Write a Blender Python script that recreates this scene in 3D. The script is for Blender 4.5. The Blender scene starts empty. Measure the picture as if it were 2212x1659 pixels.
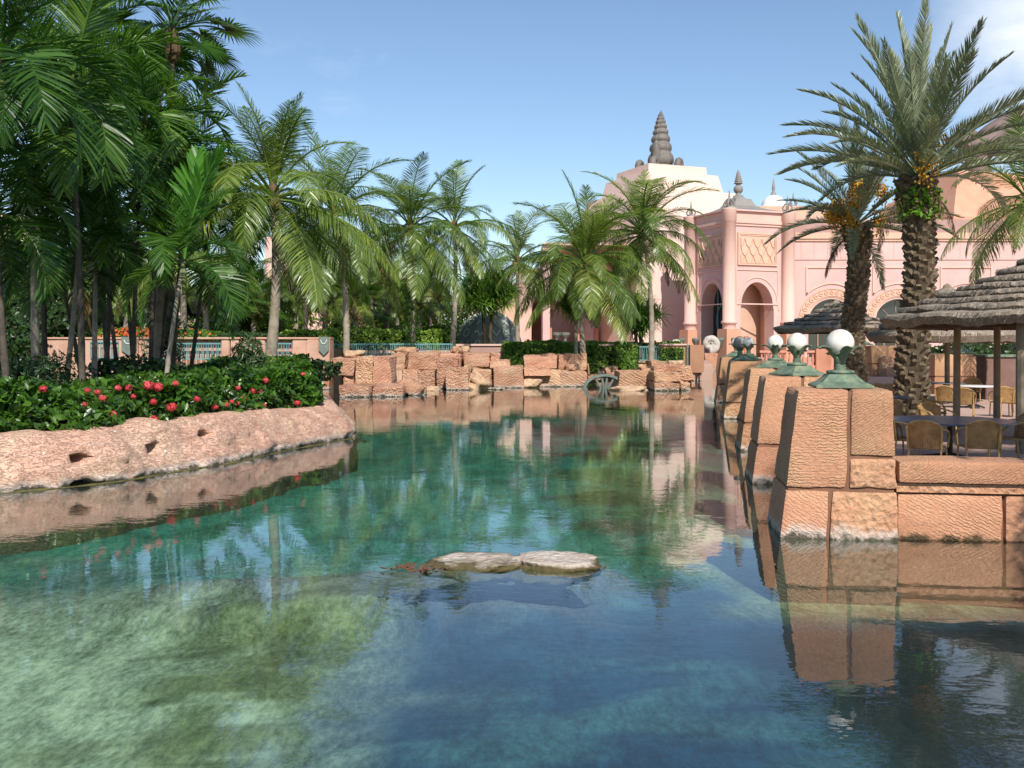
import bpy, bmesh, math, random
import numpy as np
from mathutils import Vector, Matrix, noise
# ------------------------------------------------------------------ camera, world, sun, exposure
S = bpy.context.scene
COL = S.collection
FPX, HX, HY, EYE = 2150.0, 1106.0, 740.0, 2.73
SUN_AZ, SUN_EL = math.radians(12), math.radians(42)
cam_d = bpy.data.cameras.new('camera')
cam_d.sensor_width = 36
cam_d.lens = 36 * FPX / 2212
cam_d.shift_y = -(829.5 - HY) / 2212
cam_d.clip_start, cam_d.clip_end = 0.1, 3000
cam = bpy.data.objects.new('camera', cam_d)
COL.objects.link(cam)
cam.location = (0, 0, EYE)
cam.rotation_euler = (math.radians(90), 0, 0)
S.camera = cam

W = bpy.data.worlds.new('World')
S.world = W
W.use_nodes = True
nt = W.node_tree
bg = nt.nodes['Background']
sky = nt.nodes.new('ShaderNodeTexSky')
sky.sky_type = 'NISHITA'
sky.sun_disc = False
sky.sun_elevation = SUN_EL
sky.sun_rotation = math.pi - SUN_AZ
sky.air_density, sky.dust_density, sky.ozone_density = 1.0, 0.2, 2.8
tc = nt.nodes.new('ShaderNodeTexCoord')
mp = nt.nodes.new('ShaderNodeMapping')
mp.inputs['Scale'].default_value = (1.5, 1.5, 3.6)
mp.inputs['Location'].default_value = (3.1, 1.7, 0.4)
cn = nt.nodes.new('ShaderNodeTexNoise')
cn.inputs['Scale'].default_value = 1.6
cn.inputs['Detail'].default_value = 9
cn.inputs['Roughness'].default_value = 0.6
cr = nt.nodes.new('ShaderNodeMapRange')
cr.inputs[1].default_value, cr.inputs[2].default_value = 0.62, 0.92
cr.inputs[3].default_value, cr.inputs[4].default_value = 0.0, 0.55
cm = nt.nodes.new('ShaderNodeMixRGB')
cm.inputs[2].default_value = (7.6, 7.9, 8.3, 1)
L = nt.links.new
L(tc.outputs['Generated'], mp.inputs[0]); L(mp.outputs[0], cn.inputs['Vector'])
L(cn.outputs[0], cr.inputs[0])
cd = nt.nodes.new('ShaderNodeVectorMath'); cd.operation = 'DOT_PRODUCT'      # one bigger cloud low on the right
cdv = Vector((0.60, 1.0, 0.27)).normalized(); cd.inputs[1].default_value = cdv
L(tc.outputs['Generated'], cd.inputs[0])
c2 = nt.nodes.new('ShaderNodeMapRange'); c2.inputs[1].default_value, c2.inputs[2].default_value = 0.984, 1.0; c2.interpolation_type = 'SMOOTHSTEP'
L(cd.outputs['Value'], c2.inputs[0])
c3 = nt.nodes.new('ShaderNodeMapRange'); c3.inputs[1].default_value, c3.inputs[2].default_value = 0.36, 0.60
L(cn.outputs[0], c3.inputs[0])
c4_ = nt.nodes.new('ShaderNodeMath'); c4_.operation = 'MULTIPLY'; L(c2.outputs[0], c4_.inputs[0]); L(c3.outputs[0], c4_.inputs[1])
c5 = nt.nodes.new('ShaderNodeMath'); c5.operation = 'MAXIMUM'; L(c4_.outputs[0], c5.inputs[0]); L(cr.outputs[0], c5.inputs[1])
L(c5.outputs[0], cm.inputs[0])
L(sky.outputs[0], cm.inputs[1]); L(cm.outputs[0], bg.inputs[0])
bg.inputs[1].default_value = 0.112

sl = bpy.data.lights.new('sun', 'SUN')
sl.energy = 4.25
sl.angle = math.radians(0.5)
sl.color = (1.0, 0.95, 0.87)
sun = bpy.data.objects.new('sun', sl)
COL.objects.link(sun)
sd = Vector((math.sin(SUN_AZ) * math.cos(SUN_EL), -math.cos(SUN_AZ) * math.cos(SUN_EL), math.sin(SUN_EL)))
sun.rotation_euler = (-sd).to_track_quat('-Z', 'Y').to_euler()
sun.location = sd * 60
S.view_settings.view_transform = 'Standard'
S.view_settings.look = 'None'
S.view_settings.exposure = 0.4
S.view_settings.gamma = 1
S.render.engine = 'CYCLES'
S.cycles.use_denoising = True
S.cycles.max_bounces = 7
S.cycles.transparent_max_bounces = 12
S.cycles.caustics_reflective = False
S.cycles.caustics_refractive = False
rnd = random.Random(7)

# ------------------------------------------------------------------ helpers
def at(px, py, Y):
    return Vector(((px - HX) / FPX * Y, Y, EYE - (py - HY) / FPX * Y))
def wl(px, py):
    "point of the water surface (z = 0) seen at a pixel"
    return at(px, py, EYE * FPX / (py - HY))
def X(px, Y): return (px - HX) / FPX * Y
def Z(py, Y): return EYE - (py - HY) / FPX * Y

class MB:
    def __init__(s): s.v = []; s.f = []; s.mi = []; s.m = 0; s.M = None
    def add(s, vs, fs):
        o = len(s.v)
        if s.M is not None: vs = [s.M @ Vector(p) for p in vs]
        s.v += [tuple(p) for p in vs]
        s.f += [tuple(i + o for i in f) for f in fs]
        s.mi += [s.m] * len(fs)
        return s
    def hexa(s, c):
        "c: 4 bottom corners ccw, 4 top corners ccw"
        return s.add(c, [(3, 2, 1, 0), (4, 5, 6, 7), (0, 1, 5, 4), (1, 2, 6, 5), (2, 3, 7, 6), (3, 0, 4, 7)])
    def box(s, x0, y0, z0, x1, y1, z1):
        return s.hexa([(x0, y0, z0), (x1, y0, z0), (x1, y1, z0), (x0, y1, z0), (x0, y0, z1), (x1, y0, z1), (x1, y1, z1), (x0, y1, z1)])
    def tube(s, pts, rad, n=6, cap=True):
        pts = [Vector(p) for p in pts]
        if not hasattr(rad, '__len__'): rad = [rad] * len(pts)
        vs = []; fs = []
        ref = Vector((0, 0, 1))
        prev = None
        for i, p in enumerate(pts):
            t = (pts[min(i + 1, len(pts) - 1)] - pts[max(i - 1, 0)]).normalized()
            if prev is None:
                a = t.cross(ref)
                if a.length < 0.1: a = t.cross(Vector((1, 0, 0)))
            else:
                a = prev - t * prev.dot(t)
            a.normalize(); prev = a
            b = t.cross(a)
            for k in range(n):
                q = 2 * math.pi * k / n
                vs.append(p + (a * math.cos(q) + b * math.sin(q)) * rad[i])
        for i in range(len(pts) - 1):
            for k in range(n):
                k2 = (k + 1) % n
                fs.append((i * n + k, i * n + k2, (i + 1) * n + k2, (i + 1) * n + k))
        if cap:
            fs.append(tuple(range(n))[::-1]); fs.append(tuple((len(pts) - 1) * n + k for k in range(n)))
        return s.add(vs, fs)
    def lathe(s, prof, n=24, c=(0, 0, 0), wob=None):
        vs = []; fs = []
        for j, (r, z) in enumerate(prof):
            for k in range(n):
                q = 2 * math.pi * k / n
                rr, zz = (r, z) if wob is None else wob(r, z, q, j)
                vs.append((c[0] + rr * math.cos(q), c[1] + rr * math.sin(q), c[2] + zz))
        for j in range(len(prof) - 1):
            for k in range(n):
                k2 = (k + 1) % n
                fs.append((j * n + k, j * n + k2, (j + 1) * n + k2, (j + 1) * n + k))
        return s.add(vs, fs)
    def frust(s, cx, cy, z0, z1, a0, b0, a1, b1):
        "square frustum: half sizes a (x), b (y)"
        return s.hexa([(cx - a0, cy - b0, z0), (cx + a0, cy - b0, z0), (cx + a0, cy + b0, z0), (cx - a0, cy + b0, z0),
                       (cx - a1, cy - b1, z1), (cx + a1, cy - b1, z1), (cx + a1, cy + b1, z1), (cx - a1, cy + b1, z1)])
    def ball(s, c, r, n=16, m=10, sz=1.0):
        return s.lathe([(max(1e-4, r * math.sin(math.pi * j / m)), -r * sz * math.cos(math.pi * j / m)) for j in range(m + 1)], n, c)
    def mesh(s, name, smooth=False, bevel=0):
        me = bpy.data.meshes.new(name)
        me.from_pydata(s.v, [], s.f)
        if bevel:
            bm = bmesh.new(); bm.from_mesh(me)
            bmesh.ops.bevel(bm, geom=bm.edges[:], offset=bevel, segments=2, affect='EDGES', clamp_overlap=True)
            bm.to_mesh(me); bm.free()
        else:
            me.polygons.foreach_set('material_index', s.mi)
        if smooth: me.polygons.foreach_set('use_smooth', [True] * len(me.polygons))
        me.update()
        return me

def put(name, me, mat, parent=None, loc=(0, 0, 0), rot=(0, 0, 0), label=None, kind=None):
    if isinstance(me, MB): me = me.mesh(name)
    if mat is not None and not me.materials:
        for m in (mat if isinstance(mat, (list, tuple)) else [mat]): me.materials.append(m)
    o = bpy.data.objects.new(name, me)
    COL.objects.link(o)
    o.location = loc; o.rotation_euler = rot
    if parent is not None: o.parent = parent
    if label: o['label'] = label
    if kind: o['kind'] = kind
    return o
def tag(o, label, cat, group=None, kind=None):
    o['label'] = label; o['category'] = cat
    if group: o['group'] = group
    o['kind'] = kind or 'thing'
    return o
def thing(name, label, cat, loc=(0, 0, 0), rz=0, group=None):
    o = bpy.data.objects.new(name, None)
    o.empty_display_size = 0.3
    COL.objects.link(o)
    o.location = loc; o.rotation_euler = (0, 0, rz)
    return tag(o, label, cat, group)
def struct(name, me, mat): return put(name, me, mat, kind='structure')
def copy_thing(root, loc, rz, label):
    r = root.copy(); COL.objects.link(r)
    r.location = loc; r.rotation_euler = (0, 0, rz); r['label'] = label
    for ch in list(root.children):
        c = ch.copy(); COL.objects.link(c); c.parent = r
        for g in list(ch.children):
            d = g.copy(); COL.objects.link(d); d.parent = c
    return r
def np_mesh(name, V, F, smooth=False):
    V = np.asarray(V, dtype=np.float32); F = np.asarray(F, dtype=np.int32)
    me = bpy.data.meshes.new(name)
    me.vertices.add(len(V)); me.vertices.foreach_set('co', V.ravel())
    k = F.shape[1]
    me.loops.add(F.size); me.loops.foreach_set('vertex_index', F.ravel())
    me.polygons.add(len(F))
    me.polygons.foreach_set('loop_start', np.arange(0, F.size, k, dtype=np.int32))
    me.polygons.foreach_set('loop_total', np.full(len(F), k, dtype=np.int32))
    if smooth: me.polygons.foreach_set('use_smooth', np.ones(len(F), dtype=bool))
    me.update(); me.validate()
    return me
def fbm(x, y, z, s=1.0, o=3):
    return noise.fractal(Vector((x * s, y * s, z * s)), 1.0, 2.0, o)

# ------------------------------------------------------------------ materials
def new_mat(name):
    m = bpy.data.materials.new(name); m.use_nodes = True
    n = m.node_tree
    return m, n, n.nodes['Principled BSDF'], n.links.new
def N(n, t, **kw):
    o = n.nodes.new(t)
    for k, v in kw.items():
        if k in ('operation', 'blend_type', 'wave_type', 'bands_direction', 'feature', 'distance_metric', 'data_type', 'wave_profile'): setattr(o, k, v)
        else: o.inputs[k.replace('_', ' ')].default_value = v
    return o
def c4(c): return (c[0], c[1], c[2], 1)
def ramp(n, fac, stops):
    r = n.nodes.new('ShaderNodeValToRGB')
    e = r.color_ramp.elements
    while len(e) < len(stops): e.new(0.5)
    for i, (p, c) in enumerate(stops): e[i].position = p; e[i].color = c4(c)
    n.links.new(fac, r.inputs[0])
    return r.outputs[0]
def pos_out(n, scale=(1, 1, 1), rot=(0, 0, 0)):
    g = n.nodes.new('ShaderNodeNewGeometry')
    mpn = n.nodes.new('ShaderNodeMapping')
    mpn.inputs['Scale'].default_value = scale; mpn.inputs['Rotation'].default_value = rot
    n.links.new(g.outputs['Position'], mpn.inputs[0])
    return mpn.outputs[0], g
def plain(name, c1, c2, scale=3, rough=0.8, bump=0.3, bscale=20, bdist=0.02, metal=0, detail=5, spec=0.3, c3=None):
    m, n, b, l = new_mat(name)
    p, g = pos_out(n)
    t = N(n, 'ShaderNodeTexNoise', Scale=scale, Detail=detail, Roughness=0.62)
    l(p, t.inputs['Vector'])
    st = [(0.3, c1), (0.68, c2)]
    if c3: st = [(0.28, c1), (0.5, c2), (0.72, c3)]
    l(ramp(n, t.outputs[0], st), b.inputs['Base Color'])
    b.inputs['Roughness'].default_value = rough
    b.inputs['Metallic'].default_value = metal
    b.inputs['Specular IOR Level'].default_value = spec
    if bump:
        t2 = N(n, 'ShaderNodeTexNoise', Scale=bscale, Detail=6, Roughness=0.6)
        l(p, t2.inputs['Vector'])
        bn = N(n, 'ShaderNodeBump', Strength=bump, Distance=bdist)
        l(t2.outputs[0], bn.inputs['Height']); l(bn.outputs[0], b.inputs['Normal'])
    return m
def stone(name, c1, c2, c3, mode='rough', wave=9.0, rot=(0, 0, 0), bdist=0.05, tide=True, strength=0.8):
    "carved sandstone: tinted patches, wavy chisel ridges or pits, pale salt bloom just above the water line"
    m, n, b, l = new_mat(name)
    p, g = pos_out(n)
    t = N(n, 'ShaderNodeTexNoise', Scale=1.1, Detail=8, Roughness=0.65)
    l(p, t.inputs['Vector'])
    col = ramp(n, t.outputs[0], [(0.3, c1), (0.5, c2), (0.7, c3)])
    # fine speckle
    t3 = N(n, 'ShaderNodeTexNoise', Scale=26, Detail=4, Roughness=0.7)
    l(p, t3.inputs['Vector'])
    sp = N(n, 'ShaderNodeMixRGB', blend_type='MULTIPLY', Fac=0.55)
    l(col, sp.inputs[1])
    l(ramp(n, t3.outputs[0], [(0.3, (0.62, 0.58, 0.55)), (0.6, (1.05, 1.05, 1.05))]), sp.inputs[2])
    oi = n.nodes.new('ShaderNodeObjectInfo')
    hs = N(n, 'ShaderNodeHueSaturation'); hv = N(n, 'ShaderNodeMapRange'); hv.inputs[3].default_value = 0.84; hv.inputs[4].default_value = 1.12
    l(oi.outputs['Random'], hv.inputs[0]); l(hv.outputs[0], hs.inputs['Value']); l(sp.outputs[0], hs.inputs['Color'])
    hh = N(n, 'ShaderNodeMapRange'); hh.inputs[3].default_value = 0.495; hh.inputs[4].default_value = 0.510
    h7 = N(n, 'ShaderNodeMath', operation='MULTIPLY'); h7.inputs[1].default_value = 7.31; h1 = N(n, 'ShaderNodeMath', operation='FRACT')
    l(oi.outputs['Random'], h7.inputs[0]); l(h7.outputs[0], h1.inputs[0]); l(h1.outputs[0], hh.inputs[0]); l(hh.outputs[0], hs.inputs['Hue'])
    col = hs.outputs['Color']
    if tide:
        sx = N(n, 'ShaderNodeSeparateXYZ'); l(g.outputs['Position'], sx.inputs[0])
        tn = N(n, 'ShaderNodeTexNoise', Scale=3.5, Detail=6, Roughness=0.7); l(p, tn.inputs['Vector'])
        ad = N(n, 'ShaderNodeMath', operation='MULTIPLY_ADD'); ad.inputs[1].default_value = -0.50
        l(tn.outputs[0], ad.inputs[0]); l(sx.outputs[2], ad.inputs[2])
        mr = N(n, 'ShaderNodeMapRange'); mr.inputs[1].default_value = -0.06; mr.inputs[2].default_value = -0.18
        mr.inputs[3].default_value = 0; mr.inputs[4].default_value = 0.6 if tide is True else 0.0
        l(ad.outputs[0], mr.inputs[0])
        mx = N(n, 'ShaderNodeMixRGB'); mx.inputs[2].default_value = (0.66, 0.62, 0.56, 1)
        l(mr.outputs[0], mx.inputs[0]); l(col, mx.inputs[1])
        mr2 = N(n, 'ShaderNodeMapRange'); mr2.inputs[1].default_value = -0.16; mr2.inputs[2].default_value = -0.24
        mr2.inputs[3].default_value = 0; mr2.inputs[4].default_value = 0.9
        l(ad.outputs[0], mr2.inputs[0])
        mx2 = N(n, 'ShaderNodeMixRGB'); mx2.inputs[2].default_value = (0.05, 0.045, 0.022, 1)
        l(mr2.outputs[0], mx2.inputs[0]); l(mx.outputs[0], mx2.inputs[1])
        col = mx2.outputs[0]
    l(col, b.inputs['Base Color'])
    b.inputs['Roughness'].default_value = 0.9
    b.inputs['Specular IOR Level'].default_value = 0.2
    if mode == 'rough':
        a = N(n, 'ShaderNodeTexNoise', Scale=7, Detail=7, Roughness=0.6, Distortion=0.6); l(p, a.inputs['Vector'])
        v = N(n, 'ShaderNodeTexVoronoi', Scale=11); l(p, v.inputs['Vector'])
        ma = N(n, 'ShaderNodeMath', operation='MULTIPLY_ADD'); ma.inputs[1].default_value = 0.5
        l(v.outputs['Distance'], ma.inputs[0]); l(a.outputs[0], ma.inputs[2])
        h = ma.outputs[0]
    elif mode == 'crack':
        p2, _ = pos_out(n, (1.5, 1.5, 5.0))
        a = N(n, 'ShaderNodeTexNoise', Scale=3.6, Detail=8, Roughness=0.70, Distortion=1.2); l(p2, a.inputs['Vector'])
        rg = N(n, 'ShaderNodeMath', operation='SUBTRACT'); rg.inputs[1].default_value = 0.5; l(a.outputs[0], rg.inputs[0])
        ab = N(n, 'ShaderNodeMath', operation='ABSOLUTE'); l(rg.outputs[0], ab.inputs[0])
        mr_ = N(n, 'ShaderNodeMapRange'); mr_.inputs[2].default_value = 0.022; l(ab.outputs[0], mr_.inputs[0])
        dk = N(n, 'ShaderNodeMixRGB', blend_type='MULTIPLY', Fac=0.75); l(col, dk.inputs[1])  # crack lines darkened in colour, standing in for relief shade
        l(ramp(n, mr_.outputs[0], [(0.05, (0.55, 0.45, 0.45)), (0.6, (1, 1, 1))]), dk.inputs[2]); l(dk.outputs[0], b.inputs['Base Color'])
        a2 = N(n, 'ShaderNodeTexNoise', Scale=9, Detail=6, Roughness=0.6); l(p, a2.inputs['Vector'])
        ma = N(n, 'ShaderNodeMath', operation='MULTIPLY_ADD'); ma.inputs[1].default_value = 0.6
        l(a2.outputs[0], ma.inputs[0]); l(mr_.outputs[0], ma.inputs[2])
        h = ma.outputs[0]
    else:
        p2, _ = pos_out(n, rot=rot)
        a = N(n, 'ShaderNodeTexWave', wave_type='BANDS', bands_direction='Z', Scale=wave, Distortion=8.5, Detail=4, Detail_Scale=1.8, Detail_Roughness=0.6)
        l(p2, a.inputs['Vector'])
        a2 = N(n, 'ShaderNodeTexNoise', Scale=18, Detail=5, Roughness=0.6); l(p, a2.inputs['Vector'])
        ma = N(n, 'ShaderNodeMath', operation='MULTIPLY_ADD'); ma.inputs[1].default_value = 0.55
        a3 = N(n, 'ShaderNodeTexNoise', Scale=2.2, Detail=4, Roughness=0.6); l(p, a3.inputs['Vector'])
        mw = N(n, 'ShaderNodeMapRange'); mw.inputs[1].default_value = 0.36; mw.inputs[2].default_value = 0.62; mw.inputs[3].default_value = 0.15; l(a3.outputs[0], mw.inputs[0])
        mm = N(n, 'ShaderNodeMath', operation='MULTIPLY'); l(a.outputs['Fac'], mm.inputs[0]); l(mw.outputs[0], mm.inputs[1])
        l(mm.outputs[0], ma.inputs[0]); l(a2.outputs[0], ma.inputs[2])
        h = ma.outputs[0]
    bn = N(n, 'ShaderNodeBump', Strength=strength, Distance=bdist)
    l(h, bn.inputs['Height']); l(bn.outputs[0], b.inputs['Normal'])
    return m
def leafmat(name, c1, c2, c3, rough=0.42, trans=0.3, spec=0.45, tcol=None):
    m, n, b, l = new_mat(name)
    g = n.nodes.new('ShaderNodeNewGeometry')
    oi = n.nodes.new('ShaderNodeObjectInfo')
    mixv = N(n, 'ShaderNodeMath', operation='MULTIPLY_ADD'); mixv.inputs[1].default_value = 0.55
    l(g.outputs['Random Per Island'], mixv.inputs[0])
    m2 = N(n, 'ShaderNodeMath', operation='MULTIPLY'); m2.inputs[1].default_value = 0.45
    l(oi.outputs['Random'], m2.inputs[0]); l(m2.outputs[0], mixv.inputs[2])
    col = ramp(n, mixv.outputs[0], [(0.1, c1), (0.55, c2), (0.97, c3)])
    l(col, b.inputs['Base Color'])
    b.inputs['Roughness'].default_value = rough
    b.inputs['Specular IOR Level'].default_value = spec
    tr = n.nodes.new('ShaderNodeBsdfTranslucent')
    tm = N(n, 'ShaderNodeMixRGB', blend_type='MULTIPLY', Fac=1.0); tm.inputs[2].default_value = c4(tcol or (1.5, 1.75, 0.55))
    l(col, tm.inputs[1]); l(tm.outputs[0], tr.inputs[0])
    ms = n.nodes.new('ShaderNodeMixShader'); ms.inputs[0].default_value = trans
    l(b.outputs[0], ms.inputs[1]); l(tr.outputs[0], ms.inputs[2])
    l(ms.outputs[0], n.nodes['Material Output'].inputs[0])
    return m

M = {}
M['pink'] = plain('pink_stucco', (0.55, 0.36, 0.32), (0.635, 0.435, 0.39), 0.35, 0.9, 0.12, 30, 0.01)
M['pink2'] = plain('pale_pink_stucco', (0.63, 0.405, 0.335), (0.70, 0.47, 0.39), 0.3, 0.9, 0.1, 30, 0.01)
M['tower'] = plain('cream_pink_stucco', (0.70, 0.50, 0.42), (0.75, 0.555, 0.475), 0.25, 0.9, 0.1, 20, 0.01)
M['peach'] = plain('peach_relief', (0.58, 0.365, 0.26), (0.655, 0.435, 0.32), 0.5, 0.9, 0.1, 30, 0.01)
M['mauve'] = plain('mauve_band', (0.36, 0.22, 0.19), (0.44, 0.28, 0.24), 0.5, 0.9, 0.1, 30, 0.01)
M['redstone'] = plain('red_plinth_stone', (0.40, 0.17, 0.10), (0.52, 0.25, 0.16), 0.8, 0.85, 0.3, 14, 0.02)
M['bwall'] = plain('muted_balustrade_stone', (0.46, 0.26, 0.18), (0.61, 0.39, 0.285), 1.2, 0.9, 0.4, 12, 0.02)
M['orange'] = plain('orange_stucco', (0.54, 0.27, 0.17), (0.62, 0.34, 0.23), 0.4, 0.9, 0.1, 20, 0.01)
SA, SB, SC = (0.43, 0.205, 0.118), (0.55, 0.285, 0.17), (0.60, 0.36, 0.205)
M['st_h'] = stone('stone_level_ridges', SA, SB, SC, 'wave', 7.5, (0, 0, 0), 0.036)
M['st_d'] = stone('stone_slanting_ridges', SA, SB, SC, 'wave', 8.5, (0, math.radians(35), 0), 0.03)
M['st_d2'] = stone('stone_steep_ridges', SA, SB, SC, 'wave', 6.5, (0, math.radians(-32), 0), 0.028)
M['st_r'] = stone('stone_pitted', SA, SB, SC, 'rough', bdist=0.09)
M['wl_d'] = stone('wall_stone_slanting', SA, SB, SC, 'wave', 7.0, (0, math.radians(-28), 0), 0.02, 'dark')
M['wl_r'] = stone('wall_stone_pitted', SA, SB, SC, 'rough', bdist=0.06, tide='dark')
M['st_core'] = plain('stone_joint', (0.17, 0.085, 0.05), (0.24, 0.125, 0.075), 3, 0.95, 0.3)
RA, RB, RC = (0.47, 0.235, 0.145), (0.63, 0.345, 0.22), (0.72, 0.47, 0.315)
M['ru_r'] = stone('ruin_stone_pitted', RA, RB, RC, 'rough', bdist=0.3)
M['ru_d'] = stone('ruin_stone_chiselled', RA, RB, RC, 'wave', 2.2, (0, math.radians(40), 0), 0.16)
M['ru_h'] = stone('ruin_stone_layered', RA, RB, RC, 'wave', 2.0, (0, math.radians(-30), 0), 0.16)
M['ru_p'] = plain('pale_rock', (0.50, 0.31, 0.19), (0.66, 0.46, 0.30), 1.2, 0.9, 1.0, 3, 0.25)
M['bank'] = stone('bank_rock', (0.70, 0.40, 0.275), (0.80, 0.50, 0.36), (0.82, 0.58, 0.40), 'crack', bdist=0.06, strength=0.7)
M['soil'] = plain('soil', (0.05, 0.035, 0.02), (0.09, 0.06, 0.035), 3, 0.95, 0.6, 12, 0.05)
M['paving'] = plain('paving', (0.42, 0.27, 0.21), (0.52, 0.36, 0.29), 1.2, 0.85, 0.2, 10, 0.01)
M['plaza'] = plain('plaza_ground', (0.40, 0.25, 0.19), (0.50, 0.33, 0.26), 0.4, 0.9, 0.2, 10, 0.01)
M['verdi'] = plain('verdigris_copper', (0.07, 0.105, 0.075), (0.15, 0.205, 0.14), 6, 0.6, 0.4, 30, 0.006, 0.1, c3=(0.29, 0.30, 0.17))
M['globe'] = plain('white_glass_globe', (0.50, 0.42, 0.29), (0.76, 0.72, 0.63), 3.2, 0.3, 0, c3=(0.82, 0.80, 0.74), spec=0.5)
M['teal'] = plain('teal_metal', (0.10, 0.24, 0.24), (0.16, 0.33, 0.33), 4, 0.5, 0.1)
M['shield'] = plain('grey_green_shield', (0.12, 0.15, 0.13), (0.18, 0.21, 0.18), 3, 0.6, 0.2)
M['bronze'] = plain('weathered_bronze', (0.10, 0.088, 0.078), (0.165, 0.15, 0.132), 1.6, 0.6, 0.3, 8, 0.05, c3=(0.20, 0.16, 0.145))
M['brownmetal'] = plain('brown_bronze', (0.15, 0.105, 0.095), (0.235, 0.165, 0.15), 0.5, 0.6, 0.2, 3, 0.05)
M['fossil'] = plain('grey_fossil_stone', (0.38, 0.34, 0.29), (0.52, 0.47, 0.41), 3, 0.8, 0.5, 10, 0.04)
M['domeg'] = plain('dark_green_bronze', (0.19, 0.205, 0.19), (0.28, 0.295, 0.27), 1.5, 0.5, 0.2, 10, 0.02, 0.2)
M['domeline'] = plain('pale_green_relief', (0.50, 0.58, 0.50), (0.62, 0.68, 0.6), 4, 0.6, 0)
M['whitedome'] = plain('white_mosaic', (0.68, 0.70, 0.72), (0.82, 0.84, 0.86), 5, 0.35, 0.2, 9, 0.05)
M['slate'] = plain('grey_roof', (0.20, 0.18, 0.165), (0.29, 0.265, 0.24), 1.0, 0.7, 0.2, 6, 0.03)
M['wood'] = plain('dark_timber', (0.10, 0.06, 0.04), (0.17, 0.11, 0.07), 5, 0.8, 0.4, 22, 0.01)
M['palewood'] = plain('weathered_post', (0.19, 0.15, 0.10), (0.28, 0.22, 0.15), 5, 0.85, 0.4, 22, 0.01)
M['rattan_y'] = None
M['tabletop'] = plain('slate_blue_tabletop', (0.095, 0.11, 0.135), (0.12, 0.14, 0.17), 2, 0.3, 0, spec=0.5)
M['whitetop'] = plain('white_tabletop', (0.70, 0.68, 0.64), (0.78, 0.76, 0.72), 2, 0.4, 0)
M['darkmetal'] = plain('dark_iron', (0.03, 0.03, 0.03), (0.05, 0.05, 0.05), 4, 0.5, 0)
M['frame'] = plain('cane_frame', (0.38, 0.22, 0.08), (0.52, 0.33, 0.13), 8, 0.5, 0)
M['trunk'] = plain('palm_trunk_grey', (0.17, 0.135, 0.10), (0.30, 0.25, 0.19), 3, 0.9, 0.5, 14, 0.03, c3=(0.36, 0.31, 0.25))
M['tshade'] = plain('palm_trunk_shaded', (0.04, 0.031, 0.024), (0.08, 0.065, 0.05), 3, 0.9, 0.5, 14, 0.03, c3=(0.14, 0.115, 0.09))  # trunk grey darkened, shade of the grove put into the colour
M['dtrunk'] = plain('date_trunk', (0.055, 0.038, 0.024), (0.11, 0.08, 0.05), 5, 0.95, 0.6, 18, 0.03)
M['dbase'] = plain('cut_leaf_base', (0.05, 0.034, 0.02), (0.12, 0.085, 0.05), 9, 0.95, 0.5, 25, 0.02, c3=(0.27, 0.215, 0.14))
M['dates'] = plain('ripe_dates', (0.46, 0.20, 0.015), (0.66, 0.37, 0.03), 6, 0.5, 0)
M['coconut'] = plain('coconut_husk', (0.14, 0.09, 0.03), (0.24, 0.17, 0.05), 5, 0.7, 0)
M['straw'] = plain('coco_fibre', (0.09, 0.055, 0.03), (0.15, 0.10, 0.055), 6, 0.9, 0)
M['coco'] = leafmat('coconut_leaf', (0.055, 0.105, 0.018), (0.14, 0.21, 0.035), (0.32, 0.36, 0.075), 0.34, 0.32, 0.6)
M['adon'] = leafmat('feather_palm_leaf', (0.016, 0.050, 0.008), (0.052, 0.13, 0.017), (0.16, 0.26, 0.035), 0.38, 0.28, 0.4)
M['adonb'] = leafmat('bright_palm_leaf', (0.05, 0.17, 0.018), (0.08, 0.23, 0.025), (0.12, 0.28, 0.035), 0.38, 0.4, 0.5)
M['datel'] = leafmat('date_palm_leaf', (0.12, 0.15, 0.085), (0.25, 0.28, 0.165), (0.42, 0.44, 0.28), 0.40, 0.25, 0.55, (1.1, 1.2, 0.7))
M['hedge'] = leafmat('ixora_leaf', (0.022, 0.065, 0.009), (0.080, 0.18, 0.018), (0.26, 0.36, 0.035), 0.32, 0.32, 0.5)
M['hedged'] = leafmat('dark_shrub_leaf', (0.018, 0.045, 0.012), (0.035, 0.075, 0.018), (0.06, 0.11, 0.028), 0.4, 0.2, 0.45)
M['hedgel'] = leafmat('clipped_hedge_leaf', (0.12, 0.21, 0.028), (0.19, 0.30, 0.04), (0.28, 0.38, 0.06), 0.5, 0.25, 0.3)
M['ivy'] = leafmat('ivy_leaf', (0.05, 0.12, 0.016), (0.11, 0.21, 0.028), (0.22, 0.31, 0.045), 0.45, 0.25, 0.35)
M['drac'] = leafmat('strap_leaf', (0.05, 0.125, 0.018), (0.11, 0.22, 0.03), (0.24, 0.33, 0.05), 0.33, 0.3, 0.5)
M['oleander'] = leafmat('narrow_leaf', (0.022, 0.055, 0.018), (0.04, 0.085, 0.026), (0.08, 0.13, 0.05), 0.4, 0.2, 0.45)
M['fern'] = leafmat('fresh_fern_leaf', (0.10, 0.24, 0.02), (0.15, 0.30, 0.025), (0.22, 0.36, 0.04), 0.4, 0.35, 0.4)
M['red'] = leafmat('coral_petal', (0.58, 0.045, 0.06), (0.72, 0.10, 0.11), (0.80, 0.20, 0.18), 0.6, 0.25, 0.2, (1.1, 0.7, 0.7))
M['orangefl'] = leafmat('orange_petal', (0.55, 0.06, 0.03), (0.62, 0.13, 0.04), (0.66, 0.2, 0.05), 0.6, 0.25, 0.2, (1.1, 0.8, 0.6))
M['palefl'] = leafmat('pale_pink_petal', (0.40, 0.24, 0.22), (0.5, 0.32, 0.28), (0.6, 0.42, 0.36), 0.6, 0.25, 0.2, (1, 1, 1))
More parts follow.
